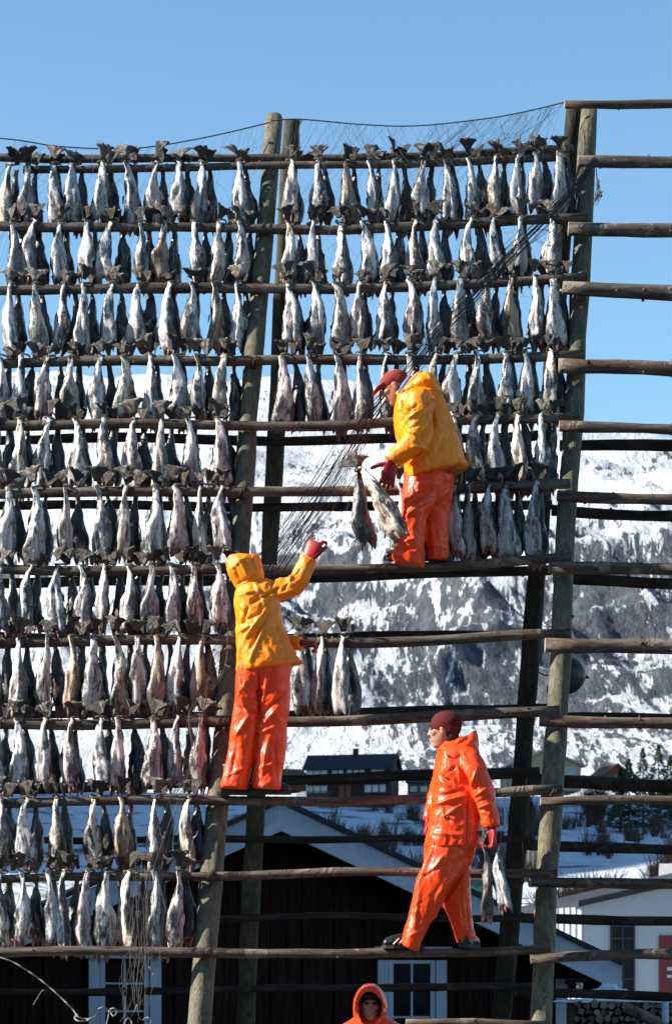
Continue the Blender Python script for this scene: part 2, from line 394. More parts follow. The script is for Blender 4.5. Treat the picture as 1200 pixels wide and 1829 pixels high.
gable_house('grey_roof_building', 'building whose pale grey roof shows at the right edge above the white hall', 90 * s2, 6, 30 * s2, 46 * s2, g, R(-8), M['white_paint'], M['grey_roof'], .4, [(0, 18 * s2, 16 * s2, 12 * s2)], (), M['white_paint'], M['glass_dark'])

# the white corrugated hall on the right, 120 m off
YH = 120.0; s = YH / FOC
k = NT('corrugated_white'); v = k.coord((1, 1, 1)); k.set((.40, .43, .46), .6, .2); M['corr'] = k.m
def ribbed(name, x0, x1, z0f, z1f, y, n, mat, parent, depth=.05, xf=None):      # trapezoid-ribbed sheet from x0 to x1
    bm = bmesh.new(); prev = None; pitch = (x1 - x0) / n
    for i in range(n):
        for (f, d) in ((0, 0), (.35, 0), (.45, -depth), (.9, -depth), (1, 0)):
            x = x0 + pitch * (i + f); a = bm.verts.new((x, y + d, z0f(x))); b = bm.verts.new((x, y + d, z1f(x)))
            if prev: bm.faces.new((prev[0], a, b, prev[1]))
            prev = (a, b)
    if xf is not None: bm.transform(xf)
    bmesh.ops.remove_doubles(bm, verts=bm.verts, dist=1e-5)
    return from_bm(name, bm, mat, parent)
hall = empty('white_hall', at(1040, 1800, YH)); tag(hall, 'white corrugated metal hall with tall window strip and red door, at the right edge', 'building')
hyaw = Matrix.Rotation(R(12), 4, 'Z'); hx0 = Matrix.Translation(at(1040, 1800, YH)) @ hyaw
roofz = lambda x: (1800 - 1617) * s + x * 0.218
bm = bmesh.new(); prism(bm, [(0, -1), (13, -1), (13, roofz(9) - .87), (9, roofz(9)), (0, roofz(0))], 0.06, 12)
bm.transform(hx0); bmesh.ops.recalc_face_normals(bm, faces=bm.faces); from_bm('wall', bm, M['corr'], hall)
ribbed('wall_sheet', 0, 9, lambda x: -1, lambda x: roofz(x) - .02, 0.05, 60, M['corr'], hall, .012, hx0)
bm = bmesh.new(); prism(bm, [(-.3, roofz(-.3) - .02), (9, roofz(9) + .02), (9, roofz(9) + .3), (-.3, roofz(-.3) + .26)], -.35, 12.3); bm.transform(hx0); bmesh.ops.recalc_face_normals(bm, faces=bm.faces); from_bm('roof', bm, M['slate'], hall)
ribbed('side_wall', -2.6, 0, lambda x: -1, lambda x: roofz(0) - .06 + x * .04, 0.02, 8, M['corr'], hall, .07, Matrix.Translation(at(1040, 1800, YH)) @ Matrix.Rotation(R(-38), 4, 'Z'))
for q in range(2):
    fx0 = (1090 - 1040) * s / math.cos(R(11)); w = 46 * s
    z0, z1 = ((1800 - 1789) * s, (1800 - 1708) * s) if q == 0 else ((1800 - 1700) * s, (1800 - 1652) * s)
    bm = bmesh.new()
    for (xa, za, xb, zb) in ((fx0, z0, fx0 + .07, z1), (fx0 + w - .07, z0, fx0 + w, z1), (fx0 + .07, z0, fx0 + w - .07, z0 + .08), (fx0 + .07, z1 - .08, fx0 + w - .07, z1), (fx0 + w / 2 - .03, z0 + .08, fx0 + w / 2 + .03, z1 - .08), (fx0 + .07, (z0 + z1) / 2 - .03, fx0 + w / 2 - .03, (z0 + z1) / 2 + .03), (fx0 + w / 2 + .03, (z0 + z1) / 2 - .03, fx0 + w - .07, (z0 + z1) / 2 + .03)):
        box(bm, ((xa + xb) / 2, -0.02, (za + zb) / 2), (xb - xa, .1, zb - za))
    bm.transform(hx0); f = from_bm('window', bm, M['dark_wall'], hall)
    bx('pane', fx0 + .05, fx0 + w - .05, 0.0, .03, z0 + .05, z1 - .05, M['glass_hall'] if 'glass_hall' in M else M['glass_dark'], f, xf=hx0)
dx0 = (1180 - 1040) * s / math.cos(R(11))
d = bx('door', dx0, dx0 + 1.3, -.04, .03, (1800 - 1787) * s, (1800 - 1670) * s, M['red_door'], hall, .01, hx0)
bx('handle', dx0 + 1.05, dx0 + 1.12, -.1, -.04, 1.3, 1.5, M['white_paint'], d, xf=hx0)
for (za, zb) in ((1733, 1727), (1746, 1741)):
    bx('door_sign', dx0 + .36, dx0 + .80, -.06, -.045, (1800 - za) * s, (1800 - zb) * s, M['white_paint'], d, xf=hx0)

# ------------------------------------------------------------------ the dark barn close behind the rack
YR = 40.0; s = YR / FOC; byaw = R(12)
barn_o = at(485, 1800, YR); barn = empty('dark_barn', (barn_o.x, barn_o.y, 0.2))
tag(barn, 'dark boarded barn with pale gable trim and white windows behind the rack', 'barn')
BX = Matrix.Translation(barn_o) @ Matrix.Rotation(byaw, 4, 'Z'); cb = math.cos(byaw)
def bpx(px): return (px - 485) * s / cb
def bpz(py): return (1800 - py) * s
hw = (1022 - 485) * s / cb; slope = (1725 - 1443) / (1095 - 485.0) * cb
apex = bpz(1441)
roofline = lambda x: apex - abs(x) * slope
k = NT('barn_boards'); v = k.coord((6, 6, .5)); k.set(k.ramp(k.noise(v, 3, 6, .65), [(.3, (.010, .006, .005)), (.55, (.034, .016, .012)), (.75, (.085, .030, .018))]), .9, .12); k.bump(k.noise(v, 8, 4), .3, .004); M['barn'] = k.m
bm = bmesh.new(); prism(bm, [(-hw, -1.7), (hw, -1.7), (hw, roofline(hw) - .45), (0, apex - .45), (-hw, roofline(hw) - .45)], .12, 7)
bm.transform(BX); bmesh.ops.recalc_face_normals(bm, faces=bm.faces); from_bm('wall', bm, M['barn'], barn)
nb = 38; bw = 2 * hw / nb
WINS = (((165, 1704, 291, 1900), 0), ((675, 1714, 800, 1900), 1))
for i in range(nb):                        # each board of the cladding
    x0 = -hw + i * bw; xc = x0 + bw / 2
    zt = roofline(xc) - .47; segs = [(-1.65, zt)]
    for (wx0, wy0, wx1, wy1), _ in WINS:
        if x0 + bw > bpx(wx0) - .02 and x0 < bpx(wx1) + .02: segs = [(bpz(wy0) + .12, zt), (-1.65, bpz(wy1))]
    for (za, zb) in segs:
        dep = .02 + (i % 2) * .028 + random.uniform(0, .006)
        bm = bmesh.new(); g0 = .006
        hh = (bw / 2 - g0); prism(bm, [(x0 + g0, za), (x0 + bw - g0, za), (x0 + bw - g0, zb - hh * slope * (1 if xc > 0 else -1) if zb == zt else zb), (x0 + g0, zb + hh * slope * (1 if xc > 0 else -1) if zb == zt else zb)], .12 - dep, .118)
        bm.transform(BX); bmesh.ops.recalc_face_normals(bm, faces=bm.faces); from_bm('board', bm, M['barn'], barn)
ov = .75; ex = (1095 - 485) * s / cb
for sg in (-1, 1):
    bm = bmesh.new()                       # roof slab
    prism(bm, [(0, apex), (sg * ex, roofline(ex)), (sg * ex, roofline(ex) + .075), (0, apex + .075)], -ov - .06, 7.4)
    bm.transform(BX); bmesh.ops.recalc_face_normals(bm, faces=bm.faces); from_bm('roof', bm, M['slate'], barn)
    # corrugated gable panel, its ribs upright, then the plain board below
    n = 130; bm = bmesh.new(); prev = None
    for i in range(n):
        for (f_, dd) in ((0, 0), (.5, 0), (.55, -.009), (.95, -.009)):
            x = sg * ex * (i + f_) / n
            a = bm.verts.new((x, -ov + dd, roofline(x) - .245)); b = bm.verts.new((x, -ov + dd, roofline(x) - .004))
            if prev: bm.faces.new((prev[0], a, b, prev[1]))
            prev = (a, b)
    bm.transform(BX); from_bm('gable_sheet', bm, M['dusty_blue'], barn)
    bm = bmesh.new(); prism(bm, [(0, apex - .245), (sg * ex, roofline(ex) - .245), (sg * ex, roofline(ex) - .41), (0, apex - .41)], -ov - .03, -ov + .02)
    bm.transform(BX); bmesh.ops.recalc_face_normals(bm, faces=bm.faces); from_bm('bargeboard', bm, M['dusty_blue'], barn)
    bm = bmesh.new(); prism(bm, [(0, apex - .39), (sg * ex, roofline(ex) - .39), (sg * ex, roofline(ex) - .405), (0, apex - .405)], -ov + .03, 6.9)
    bm.transform(BX); bmesh.ops.recalc_face_normals(bm, faces=bm.faces); from_bm('soffit', bm, M['barn'], barn)
bx('corner_board', hw - .17, hw + .02, .02, .16, -1.65, roofline(hw) - .48, M['dusty_blue'], barn, xf=BX)
for (wx0, wy0, wx1, wy1), kx in WINS:
    X0, X1, Z1, Z0 = bpx(wx0), bpx(wx1), bpz(wy0), bpz(1900)
    w = empty('window', BX @ Vector(((X0 + X1) / 2, 0, Z0))); w.parent = barn; w.matrix_parent_inverse = Matrix.Translation(-barn.location)
    ww = X1 - X0; sh = ww * .15
    bx('shutter', X0, X0 + sh, -.02, .06, Z0, Z1, M['dusty_blue'], w, .004, BX); bx('shutter', X1 - sh * 1.05, X1, -.02, .06, Z0, Z1, M['dusty_blue'], w, .004, BX)
    i0, i1 = X0 + sh + .008, X1 - sh * 1.05 - .008; fr = ww * .07
    bx('frame', i0, i0 + fr, 0, .08, Z0, Z1, M['dusty_blue'], w, .004, BX); bx('frame', i1 - fr, i1, 0, .08, Z0, Z1, M['dusty_blue'], w, .004, BX)
    bx('frame', i0 + fr, i1 - fr, 0, .08, Z1 - .055, Z1, M['dusty_blue'], w, .004, BX)
    xm = (i0 + i1) / 2; bx('mullion', xm - .018, xm + .018, .01, .07, Z0, Z1 - .055, M['dusty_blue'], w, .003, BX)
    for zz in (bpz(1757 if kx == 0 else 1817), bpz(1806 if kx == 0 else 1890)):
        bx('glazing_bar', i0 + fr, xm - .018, .012, .06, zz - .014, zz + .014, M['dusty_blue'], w, .002, BX)
        bx('glazing_bar', xm + .018, i1 - fr, .012, .06, zz - .014, zz + .014, M['dusty_blue'], w, .002, BX)
    zs = [Z0, bpz(1806 if kx == 0 else 1890), bpz(1757 if kx == 0 else 1817), Z1 - .055]
    for a in range(3):
        for (xa, xb) in ((i0 + fr, xm - .018), (xm + .018, i1 - fr)):
            bx('pane', xa, xb, .035, .045, zs[a] + .014, zs[a + 1] - .014, M['glass_dark'], w, 0, BX)
    hy = 1700 if kx == 0 else 1690
    bx('hood', X0 - .06, X1 + .06, -.10, .08, bpz(hy + 13), bpz(hy), M['dusty_blue'], w, .006, BX)

# ------------------------------------------------------------------ firewood, snow heap, posts behind
YW = 36.0; s = YW / FOC
stack = empty('firewood_stack', at(1110, 1905, YW)); tag(stack, 'stack of split firewood topped with snow at the lower right corner', 'firewood')
cols = [simple('split_wood_a', (.34, .25, .16), (.2, .14, .09), .8, 9, .2, .5, (1, 1, 1)), simple('split_wood_b', (.2, .15, .11), (.1, .075, .055), .85, 9, .2, .5), simple('split_wood_c', (.42, .36, .28), (.26, .2, .15), .8, 9, .2, .5)]
row = 0; py = 1795
while py < 1850:
    px = 1024 + (row % 2) * 7
    while px < 1260:
        rr = random.uniform(5.5, 9.0); n = random.choice([3, 4, 5, 6]); bm = bmesh.new()
        c = at(px + rr, py + random.uniform(-2, 2), YW); a0 = random.uniform(0, 6)
        prism(bm, [(math.cos(a0 - 2 * math.pi * q / n) * rr * s * random.uniform(.8, 1.12), math.sin(a0 - 2 * math.pi * q / n) * rr * s * random.uniform(.8, 1.1)) for q in range(n)], random.uniform(-.03, .05), .6)
        bmesh.ops.recalc_face_normals(bm, faces=bm.faces)
        bm.transform(Matrix.Translation(c)); from_bm('split_log', bm, random.choice(cols), stack); px += rr * 2 - 1.2
    py += 12.5; row += 1
bm = bmesh.new(); prism(bm, [((1018 - 600) * s, at(0, 1905, YW).z), ((1262 - 600) * s, at(0, 1905, YW).z), ((1262 - 600) * s, at(0, 1790, YW).z), ((1018 - 600) * s, at(0, 1790, YW).z)], YW + .25, YW + .62)
bmesh.ops.recalc_face_normals(bm, faces=bm.faces); from_bm('inner_wood', bm, cols[1], stack)
def blob(name, c, r, mat, parent=None, amp=.15, fr=1.5, sub=4, zcut=None):
    bm = bmesh.new(); bmesh.ops.create_icosphere(bm, subdivisions=sub, radius=1)
    for v in bm.verts:
        d = 1 + amp * mnoise.fractal(v.co * fr + Vector(c), .8, 2.0, 4)
        v.co = Vector((v.co.x * r[0] * d, v.co.y * r[1] * d, max(v.co.z * r[2] * d, -r[2] * .3))) + Vector(c)
    return from_bm(name, bm, mat, parent, smooth=True)
c = at(1130, 1789, YW); blob('snow_cap', (c.x, c.y + .35, c.z - .0), (.95, .38, .05), M['snow'], stack)
c = at(1090, 1786, YW + 1.5); tag(blob('snow_heap', (c.x, c.y, c.z - .05), (.30, .3, .27), M['snow'], None, .25, 2.2), 'small bright snow heap above the firewood stack', 'snow heap')
bm = bmesh.new(); tube_bm(bm, [at(1118, 1799, YW - 1), at(1150, 1815, YW - .95), at(1185, 1834, YW - .9), at(1230, 1865, YW - .8)], [.065, .07, .07, .07], 12, jitter=.04)
M['birch'] = bark_mat('pale_birch', (2, 2, 2), (1.6, 1.5, 1.5), 1.3)
tag(from_bm('birch_log', bm, M['birch'], None, True), 'pale birch log leaning down in front of the firewood stack', 'log')
bm = bmesh.new(); tube_bm(bm, [at(1187, 1788, YW - .5), at(1187, 1960, YW - .5)], .045, 8)
tag(from_bm('stake', bm, M['dusty_blue'], None, True), 'pale upright stake beside the firewood stack', 'stake')
# retaining wall and lamp on the hill
bm = bmesh.new()
for q in range(14):
    a = ground_at(885 + q * 8, 250 - q * 1.5); box(bm, (a.x, a.y, a.z + 1.2 - q * .03), (.62, .8, 3.2 + random.uniform(-.2, .2)))
tag(from_bm('stone_wall', bm, simple('stone', (.13, .12, .11), (.2, .19, .17), .9, 1.2)), 'grey stone retaining wall on the slope behind the walking worker', 'wall')
lp = empty('street_lamp', ground_at(901, 300)); tag(lp, 'thin grey lamp post on the hill between the walking worker and the dark post', 'street lamp')
g = ground_at(901, 300); bm = bmesh.new(); tube_bm(bm, [g + Vector((0, 0, -1)), at(901, 1318, 300)], [.12, .07], 8); from_bm('pole', bm, M['grey_roof'], lp)
bx('lamp_head', at(901, 0, 300).x - .1, at(901, 0, 300).x + .7, 299.8, 300.2, at(0, 1320, 300).z - .05, at(0, 1320, 300).z + .15, M['grey_roof'], lp, .03)

# ------------------------------------------------------------------ vegetation
M['needle'] = simple('spruce_needles', (.018, .045, .022), (.035, .07, .03), .8, 2, .2)
M['twig'] = simple('bare_twigs', (.05, .035, .03), (.10, .07, .058), .9, 1, .1)
M['twig_red'] = simple('reddish_twigs', (.11, .05, .042), (.15, .08, .068), .9, 1, .1)
def spruce(px, Y, top_py, label, w=1.0):
    g = ground_at(px, Y); top = at(px, top_py, Y).z; H = top - g.z
    t = empty('spruce_tree', g); tag(t, label, 'tree', 'spruces on the hill')
    bm = bmesh.new(); tube_bm(bm, [g + Vector((0, 0, -.5)), g + Vector((.05, 0, H * .5)), g + Vector((0, 0, H * .98))], [.16, .09, .02], 7); from_bm('trunk', bm, M['twig'], t)
    V = []; F = []
    for q in range(900):
        f = random.random() ** .8; z = H * (.08 + .9 * f); rr = (1 - f) * H * .24 * w * (1 + .35 * math.sin(z * 5)) * random.uniform(.5, 1.1) + .08; a = random.uniform(0, 6.283)
        c = Vector((math.cos(a) * rr, math.sin(a) * rr, z - rr * .35)) + g; L = random.uniform(.3, .7) * (.5 + (1 - f)); dirv = Vector((math.cos(a), math.sin(a), random.uniform(-.55, .1))); sd_ = Vector((-math.sin(a), math.cos(a), random.uniform(-.3, .3)))
        i = len(V); V += [c - dirv * L * .5 - sd_ * L * .12, c + dirv * L * .6, c + sd_ * L * .2 + Vector((0, 0, -.12)), c - dirv * L * .5 + sd_ * L * .15 + Vector((0, 0, -.1))]; F.append((i, i + 1, i + 2, i + 3))
    from_np('crown', [tuple(v) for v in V], F, M['needle'], t, smooth=False)
spruce(1147, 330, 1332, 'tall dark spruce beside the rusty red gable', 1.0)
spruce(1175, 322, 1326, 'tallest dark spruce near the right edge of the picture', 1.1)
spruce(1122, 326, 1352, 'bushy spruce standing between the red gable and the tall spruce', 1.3)
spruce(1107, 318, 1368, 'small yellowish green spruce in front of the red gable', 1.0)
spruce(1196, 335, 1346, 'dark spruce cut by the right edge of the picture', 1.2)
def bare(bmv, g, H, n, spread, seed):
    rnd = random.Random(seed)
    for q in range(n):
        a = rnd.uniform(0, 6.283); l = H * rnd.uniform(.5, 1.0); sp = spread * rnd.uniform(.2, 1.0); wv = rnd.uniform(.016, .036) * (1 + H * .12)
        p0 = g + Vector((rnd.uniform(-.3, .3) * spread, rnd.uniform(-.3, .3) * spread, -.1)); p1 = p0 + Vector((math.cos(a) * sp * .5, math.sin(a) * sp * .5, l * .55)); p2 = p0 + Vector((math.cos(a) * sp * 1.1, math.sin(a) * sp, l))
        for (u, v_, w0, w1) in ((p0, p1, wv, wv * .7), (p1, p2, wv * .7, wv * .2), (p1, p1 + Vector((rnd.uniform(-1, 1) * sp * .6, rnd.uniform(-1, 1) * sp * .5, l * .3)), wv * .6, wv * .2)):
            i = len(bmv[0]); ox = Vector((1, .3, 0)).normalized()
            bmv[0].extend([u - ox * w0, u + ox * w0, v_ + ox * w1, v_ - ox * w1]); bmv[1].append((i, i + 1, i + 2, i + 3))
def bush(px, Y, H, spread, n, label, mat, name='bare_bush', cat='bush'):
    g = ground_at(px, Y); d = ([], []); bare(d, g, H, n, spread, px)
    tag(from_np(name, [tuple(v) for v in d[0]], d[1], mat, None, False), label, cat, 'bare bushes and trees on the hill')
bush(1062, 175, 3.9, 2.6, 420, 'wide reddish brown bare bush above the white hall roof', M['twig_red'])
bush(1010, 165, 3.2, 1.6, 260, 'dark reddish bare bush hugging the right-hand post above the hall', M['twig_red'])
bush(1178, 210, 3.6, 2.2, 300, 'grey brown bare bush on the slope at the right edge', M['twig'])
bush(1062, 335, 5.8, 2.6, 300, 'bare birch rising left of the rusty red gable', M['twig'], 'bare_tree', 'tree')
bush(1080, 126, 3.0, 1.5, 200, 'bare dark shrub just behind the white hall roof', M['twig'])
d = ([], [])
for q in range(1500):
    Y = random.choice([random.uniform(300, 362), random.uniform(215, 300), random.uniform(160, 215)]); px = random.uniform(470, 1230)
    if Y > 355 and px < 790: Y -= 30
    if fbm(np.array([px / 60.0]), np.array([Y / 25.0]), 3, 44)[0] < .08: continue
    bare(d, ground_at(px, Y), random.uniform(.8, 2.2) * (1 + Y / 500), 26, random.uniform(.6, 1.6), q)
tag(from_np('brushwood', [tuple(v) for v in d[0]], d[1], M['twig'], None, False), 'bare brown brushwood scattered over the snowy hillside', 'brushwood', None, 'stuff')

# ------------------------------------------------------------------ added unseen warehouse to the left, which keeps the back of the rack and the barn in shade
wh = empty('sunblocker', (-20, 36, 0)); tag(wh, 'added unseen warehouse left of the rack, beside the dark barn', 'sunblocker')
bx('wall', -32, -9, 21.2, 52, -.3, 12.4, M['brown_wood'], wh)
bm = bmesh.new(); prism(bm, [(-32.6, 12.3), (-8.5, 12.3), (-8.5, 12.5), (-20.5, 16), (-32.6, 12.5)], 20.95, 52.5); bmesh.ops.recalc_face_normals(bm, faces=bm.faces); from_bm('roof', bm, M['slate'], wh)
for q in range(5):
    x = -30.5 + q * 4.3
    for z in (1.2, 4.4, 7.6):
        bx('window', x, x + 1.2, 21.12, 21.22, z, z + 1.4, M['white_paint'], wh); bx('pane', x + .1, x + 1.1, 21.08, 21.13, z + .1, z + 1.3, M['glass_dark'], wh)

ql = empty('fill_blocker', (0, -20, 0)); tag(ql, 'added unseen dark building behind the camera, cutting sky fill light', 'hall')  # unseen building added behind the camera to cut sky fill
bx('wall', -34, 30, -34, -15, -.3, 10.5, M['brown_wood'], ql)
bm = bmesh.new(); prism(bm, [(-34.8, 10.4), (30.8, 10.4), (30.8, 10.6), (-2, 13.5), (-34.8, 10.6)], -34.6, -14.5); bmesh.ops.recalc_face_normals(bm, faces=bm.faces); from_bm('roof', bm, M['slate'], ql)
for q in range(8):
    x = -31 + q * 7.6; bx('door', x, x + 3.2, -15.02, -14.9, 0, 3.4, M['dark_wall'], ql); bx('window', x + 4.2, x + 5.6, -15.02, -14.88, 5, 6.4, M['white_paint'], ql)
# ------------------------------------------------------------------ the drying rack: one lashed frame of posts and rails
rack = empty('drying_rack', (0, 19.5, 0)); tag(rack, 'tall wooden fish drying rack of leaning posts and horizontal log rails on snow', 'drying rack')
def log(name, pts, r0, r1, mat, seg=0.22, n=12, knots=6, wob=.018, parent=rack):
    pts = [Vector(p) for p in pts]; dense = []; rr = []
    tot = sum((pts[i + 1] - pts[i]).length for i in range(len(pts) - 1)); run = 0
    ph = random.uniform(0, 50)
    for i in range(len(pts) - 1):
        L = (pts[i + 1] - pts[i]).length; m = max(2, int(L / seg))
        for j in range(m + (1 if i == len(pts) - 2 else 0)):
            f = j / m; p = pts[i].lerp(pts[i + 1], f); t = (run + L * f) / tot
            w = Vector((mnoise.noise(Vector((ph, t * tot * .7, 0))), mnoise.noise(Vector((ph, t * tot * .7, 9))), mnoise.noise(Vector((ph, t * tot * .7, 17))))) * wob * 2
            dense.append(p + w); rr.append((r0 + (r1 - r0) * t) * (1 + .17 * mnoise.noise(Vector((ph + 5, t * tot * 2.2, 3)))))
        run += L
    bm = bmesh.new(); rings = tube_bm(bm, dense, rr, n, cap=False, jitter=.08)
    for e, rg in ((0, rings[0]), (-1, rings[-1])):
        c = bm.verts.new(dense[e]); 
        for q in range(n):
            f = bm.faces.new((rg[q], c, rg[(q + 1) % n])) if e == 0 else bm.faces.new((rg[(q + 1) % n], c, rg[q]))
            f.material_index = 1
    for q in range(knots):
        i = random.randrange(1, len(dense) - 1); t = (dense[i + 1] - dense[i - 1]).normalized()
        a = random.uniform(0, 6.283); u = t.cross(Vector((0, .3, 1))).normalized(); w = t.cross(u); d = u * math.cos(a) + w * math.sin(a)
        b = dense[i] + d * rr[i] * .8
        tube_bm(bm, [b, b + d * rr[i] * random.uniform(.3, .55)], [rr[i] * .3, rr[i] * .17], 6)
    bmesh.ops.recalc_face_normals(bm, faces=bm.faces)
    me = bpy.data.meshes.new(name); bm.to_mesh(me); bm.free(); me.materials.append(mat); me.materials.append(M['endgrain'])
    for p in me.polygons: p.use_smooth = p.material_index == 0
    return mesh_obj(name, me, None, parent)
def ppm(Y): return FOC / Y
def fr_log(name, px, th, mat, off=0.0, knots=6, th1=None, wob=.02):
    P = [front(x, y, off) for x, y in px]; r0 = th / 2 / ppm(P[0].y); r1 = (th1 or th) / 2 / ppm(P[-1].y)
    o = log(name, P, r0, r1, mat, knots=knots, wob=wob); return o
def bk_log(name, px, th, mat, off=0.0, knots=4, th1=None):
    P = [back(x, y, off) for x, y in px]; return log(name, P, th / 2 / ppm(P[0].y), (th1 or th) / 2 / ppm(P[-1].y), mat, knots=knots)

# posts: each a straight tapered trunk
def post(a, b, off, ra, rb, plane, mat='post'):
    A = plane(a[0], a[1], off); B = plane(b[0], b[1], off); d = (B - A); k_ = (A.z + .35) / (A.z - B.z); foot = A + d * k_
    o = log('post', [A, B, foot], ra / ppm(A.y), rb / ppm(B.y), M[mat], seg=.35, n=18, knots=3, wob=.008); return o
post((490, 212), (355, 1829), .14, 15.5, 21, front)
post((1052, 196), (963, 1829), .15, 15, 22, front)
post((1024, 188), (896, 1829), .10, 14, 19, back, 'post_shade')
post((521, 212), (438, 1829), .10, 14.5, 18, back, 'post_half_shade')

# rails of the front face: (points, thickness, material)
RAILS = {
 '1u': ([(-260, 284), (0, 283), (300, 285), (600, 281), (830, 275), (1028, 266)], 15, 'rail_grey'),
 '1l': ([(40, 304), (240, 300), (470, 296), (620, 296), (830, 291), (996, 281)], 14, 'rail_grey'),
 '2': ([(-260, 404), (0, 406), (300, 407), (600, 408), (830, 402), (1052, 391)], 17, 'rail_grey'),
 '3': ([(-260, 520), (0, 519), (300, 516), (600, 516), (830, 508), (1047, 500)], 18, 'rail_grey'),
 '4': ([(-260, 650), (0, 648), (300, 645), (600, 645), (830, 641), (1043, 634)], 18, 'rail'),
 '5': ([(-260, 757), (0, 757), (300, 760), (600, 757), (830, 754), (1033, 747)], 18, 'rail'),
 '6': ([(-260, 882), (0, 880), (300, 879), (600, 877), (860, 875), (1019, 867)], 18, 'rail'),
 '7': ([(-260, 1022), (0, 1020), (300, 1019), (560, 1015), (800, 1011), (1021, 997)], 18, 'rail'),
 '8': ([(-260, 1148), (0, 1148), (300, 1147), (600, 1146), (800, 1144), (1013, 1137)], 18, 'rail'),
 '9': ([(-260, 1297), (0, 1296), (300, 1292), (600, 1284), (830, 1278), (1000, 1272)], 20, 'rail'),
 '10': ([(-260, 1434), (0, 1433), (300, 1432), (600, 1428), (830, 1422), (997, 1415)], 17, 'rail'),
 '11': ([(-260, 1566), (0, 1566), (300, 1564), (600, 1562), (830, 1560), (990, 1558)], 16, 'rail'),
 '12': ([(-260, 1696), (0, 1698), (300, 1702), (600, 1706), (830, 1701), (984, 1694)], 17, 'rail'),
 '13': ([(727, 1834), (850, 1831), (983, 1829)], 15, 'rail'),
}
for k_, (pts, th, mt) in RAILS.items():
    fr_log('rail', pts, th, M[mt], off=(-.06 if k_ == '1l' else 0.0), knots=10 if k_ == '10' else 6)
def rail_at(key, px):
    pts = RAILS[key][0]; y = np.interp(px, [p[0] for p in pts], [p[1] for p in pts]); th = RAILS[key][1]
    P = front(px, float(y), -.06 if key == '1l' else 0.0); return P, th / 2 / ppm(P.y)
# right-hand bay
for (x0, y0, x1, y1, th, mt) in ((1012, 183, 1200, 183, 15, 'rail_grey'), (1031, 286, 1200, 291, 22, 'rail_grey'), (1017, 409, 1200, 411, 25, 'rail_grey'), (1005, 514, 1200, 527, 25, 'rail_grey'),
    (997, 650, 1200, 657, 25, 'rail'), (994, 764, 1200, 770, 20, 'rail'), (993, 885, 1200, 893, 20, 'rail_grey'), (978, 1015, 1200, 1018, 22, 'rail'), (972, 1153, 1200, 1158, 26, 'rail'),
    (962, 1287, 1200, 1290, 21, 'rail'), (965, 1430, 1200, 1433, 17, 'rail'), (952, 1575, 1200, 1578, 19, 'rail_grey'), (947, 1712, 1200, 1707, 19, 'rail')):
    m = ((x0 + x1) / 2, (y0 + y1) / 2 + random.uniform(-2, 1.5))
    fr_log('rail', [(x0, y0), m, (x1, y1), (1560, y1 + (y1 - y0) * 1.6 + 4)], th, M[mt], off=-.09, knots=9, th1=th * (1.25 if y0 == 514 else 1.0), wob=.018)
# rails of the shaded back face
for (pts, th) in (([(-260, 787), (300, 786), (600, 783), (930, 779), (985, 777)], 17), ([(1000, 794), (1200, 797), (1560, 803)], 20), ([(-260, 906), (300, 904), (600, 906), (860, 904), (985, 900)], 16), ([(985, 911), (1200, 918), (1560, 930)], 21),
    ([(-260, 1046), (300, 1038), (600, 1031), (830, 1024), (985, 1018)], 18), ([(985, 1032), (1200, 1041), (1560, 1056)], 19), ([(-260, 1140), (300, 1140), (600, 1137), (985, 1129)], 13),
    ([(-260, 1276), (300, 1278), (600, 1272), (960, 1264), (1010, 1264)], 14), ([(940, 1277), (1200, 1280), (1560, 1284)], 9), ([(-260, 1410), (380, 1399), (600, 1393), (930, 1383), (962, 1382)], 19), ([(940, 1394), (1200, 1405), (1560, 1425)], 23),
    ([(-260, 1498), (300, 1498), (600, 1500), (950, 1500)], 13), ([(930, 1508), (1200, 1521), (1560, 1540)], 19), ([(-260, 1644), (300, 1644), (600, 1640), (950, 1640)], 13), ([(930, 1640), (1200, 1645), (1560, 1655)], 17),
    ([(-260, 1775), (300, 1771), (600, 1766), (900, 1762), (960, 1762)], 14), ([(920, 1771), (1200, 1781), (1560, 1792)], 17)):
    bk_log('back_rail', pts, th, M['rail_shade'], off=-.10 if len(pts) > 3 or True else 0)
# rope lashings round posts and rails
M['rope'] = simple('old_rope', (.10, .085, .06), (.05, .045, .035), .9, 60, .1, .4)
M['twine'] = simple('twine', (.12, .1, .08), (.2, .17, .13), .9, 60, .1)
M['pale_rope'] = simple('pale_rope', (.34, .33, .29), (.2, .19, .18), .8, 60, .2, .4)
for key, px in (('2', 478), ('4', 458), ('6', 440), ('7', 427), ('9', 400), ('11', 378), ('12', 366), ('3', 1036), ('8', 1000), ('10', 986)):
    P, r = rail_at(key, px); bm = bmesh.new()
    for q in range(3):
        c = P + Vector((random.uniform(-.02, .02), .06, 0)); n = 14; x = random.uniform(-.03, .03)
        tube_bm(bm, [c + Vector((x + .02 * math.sin(2 * math.pi * j / n), math.cos(2 * math.pi * j / n) * (.06 + r + .012) * 1.0, math.sin(2 * math.pi * j / n) * (r + .008))) for j in range(n + 1)], .006, 5)
    from_bm('lashing', bm, M['rope'], rack, True)

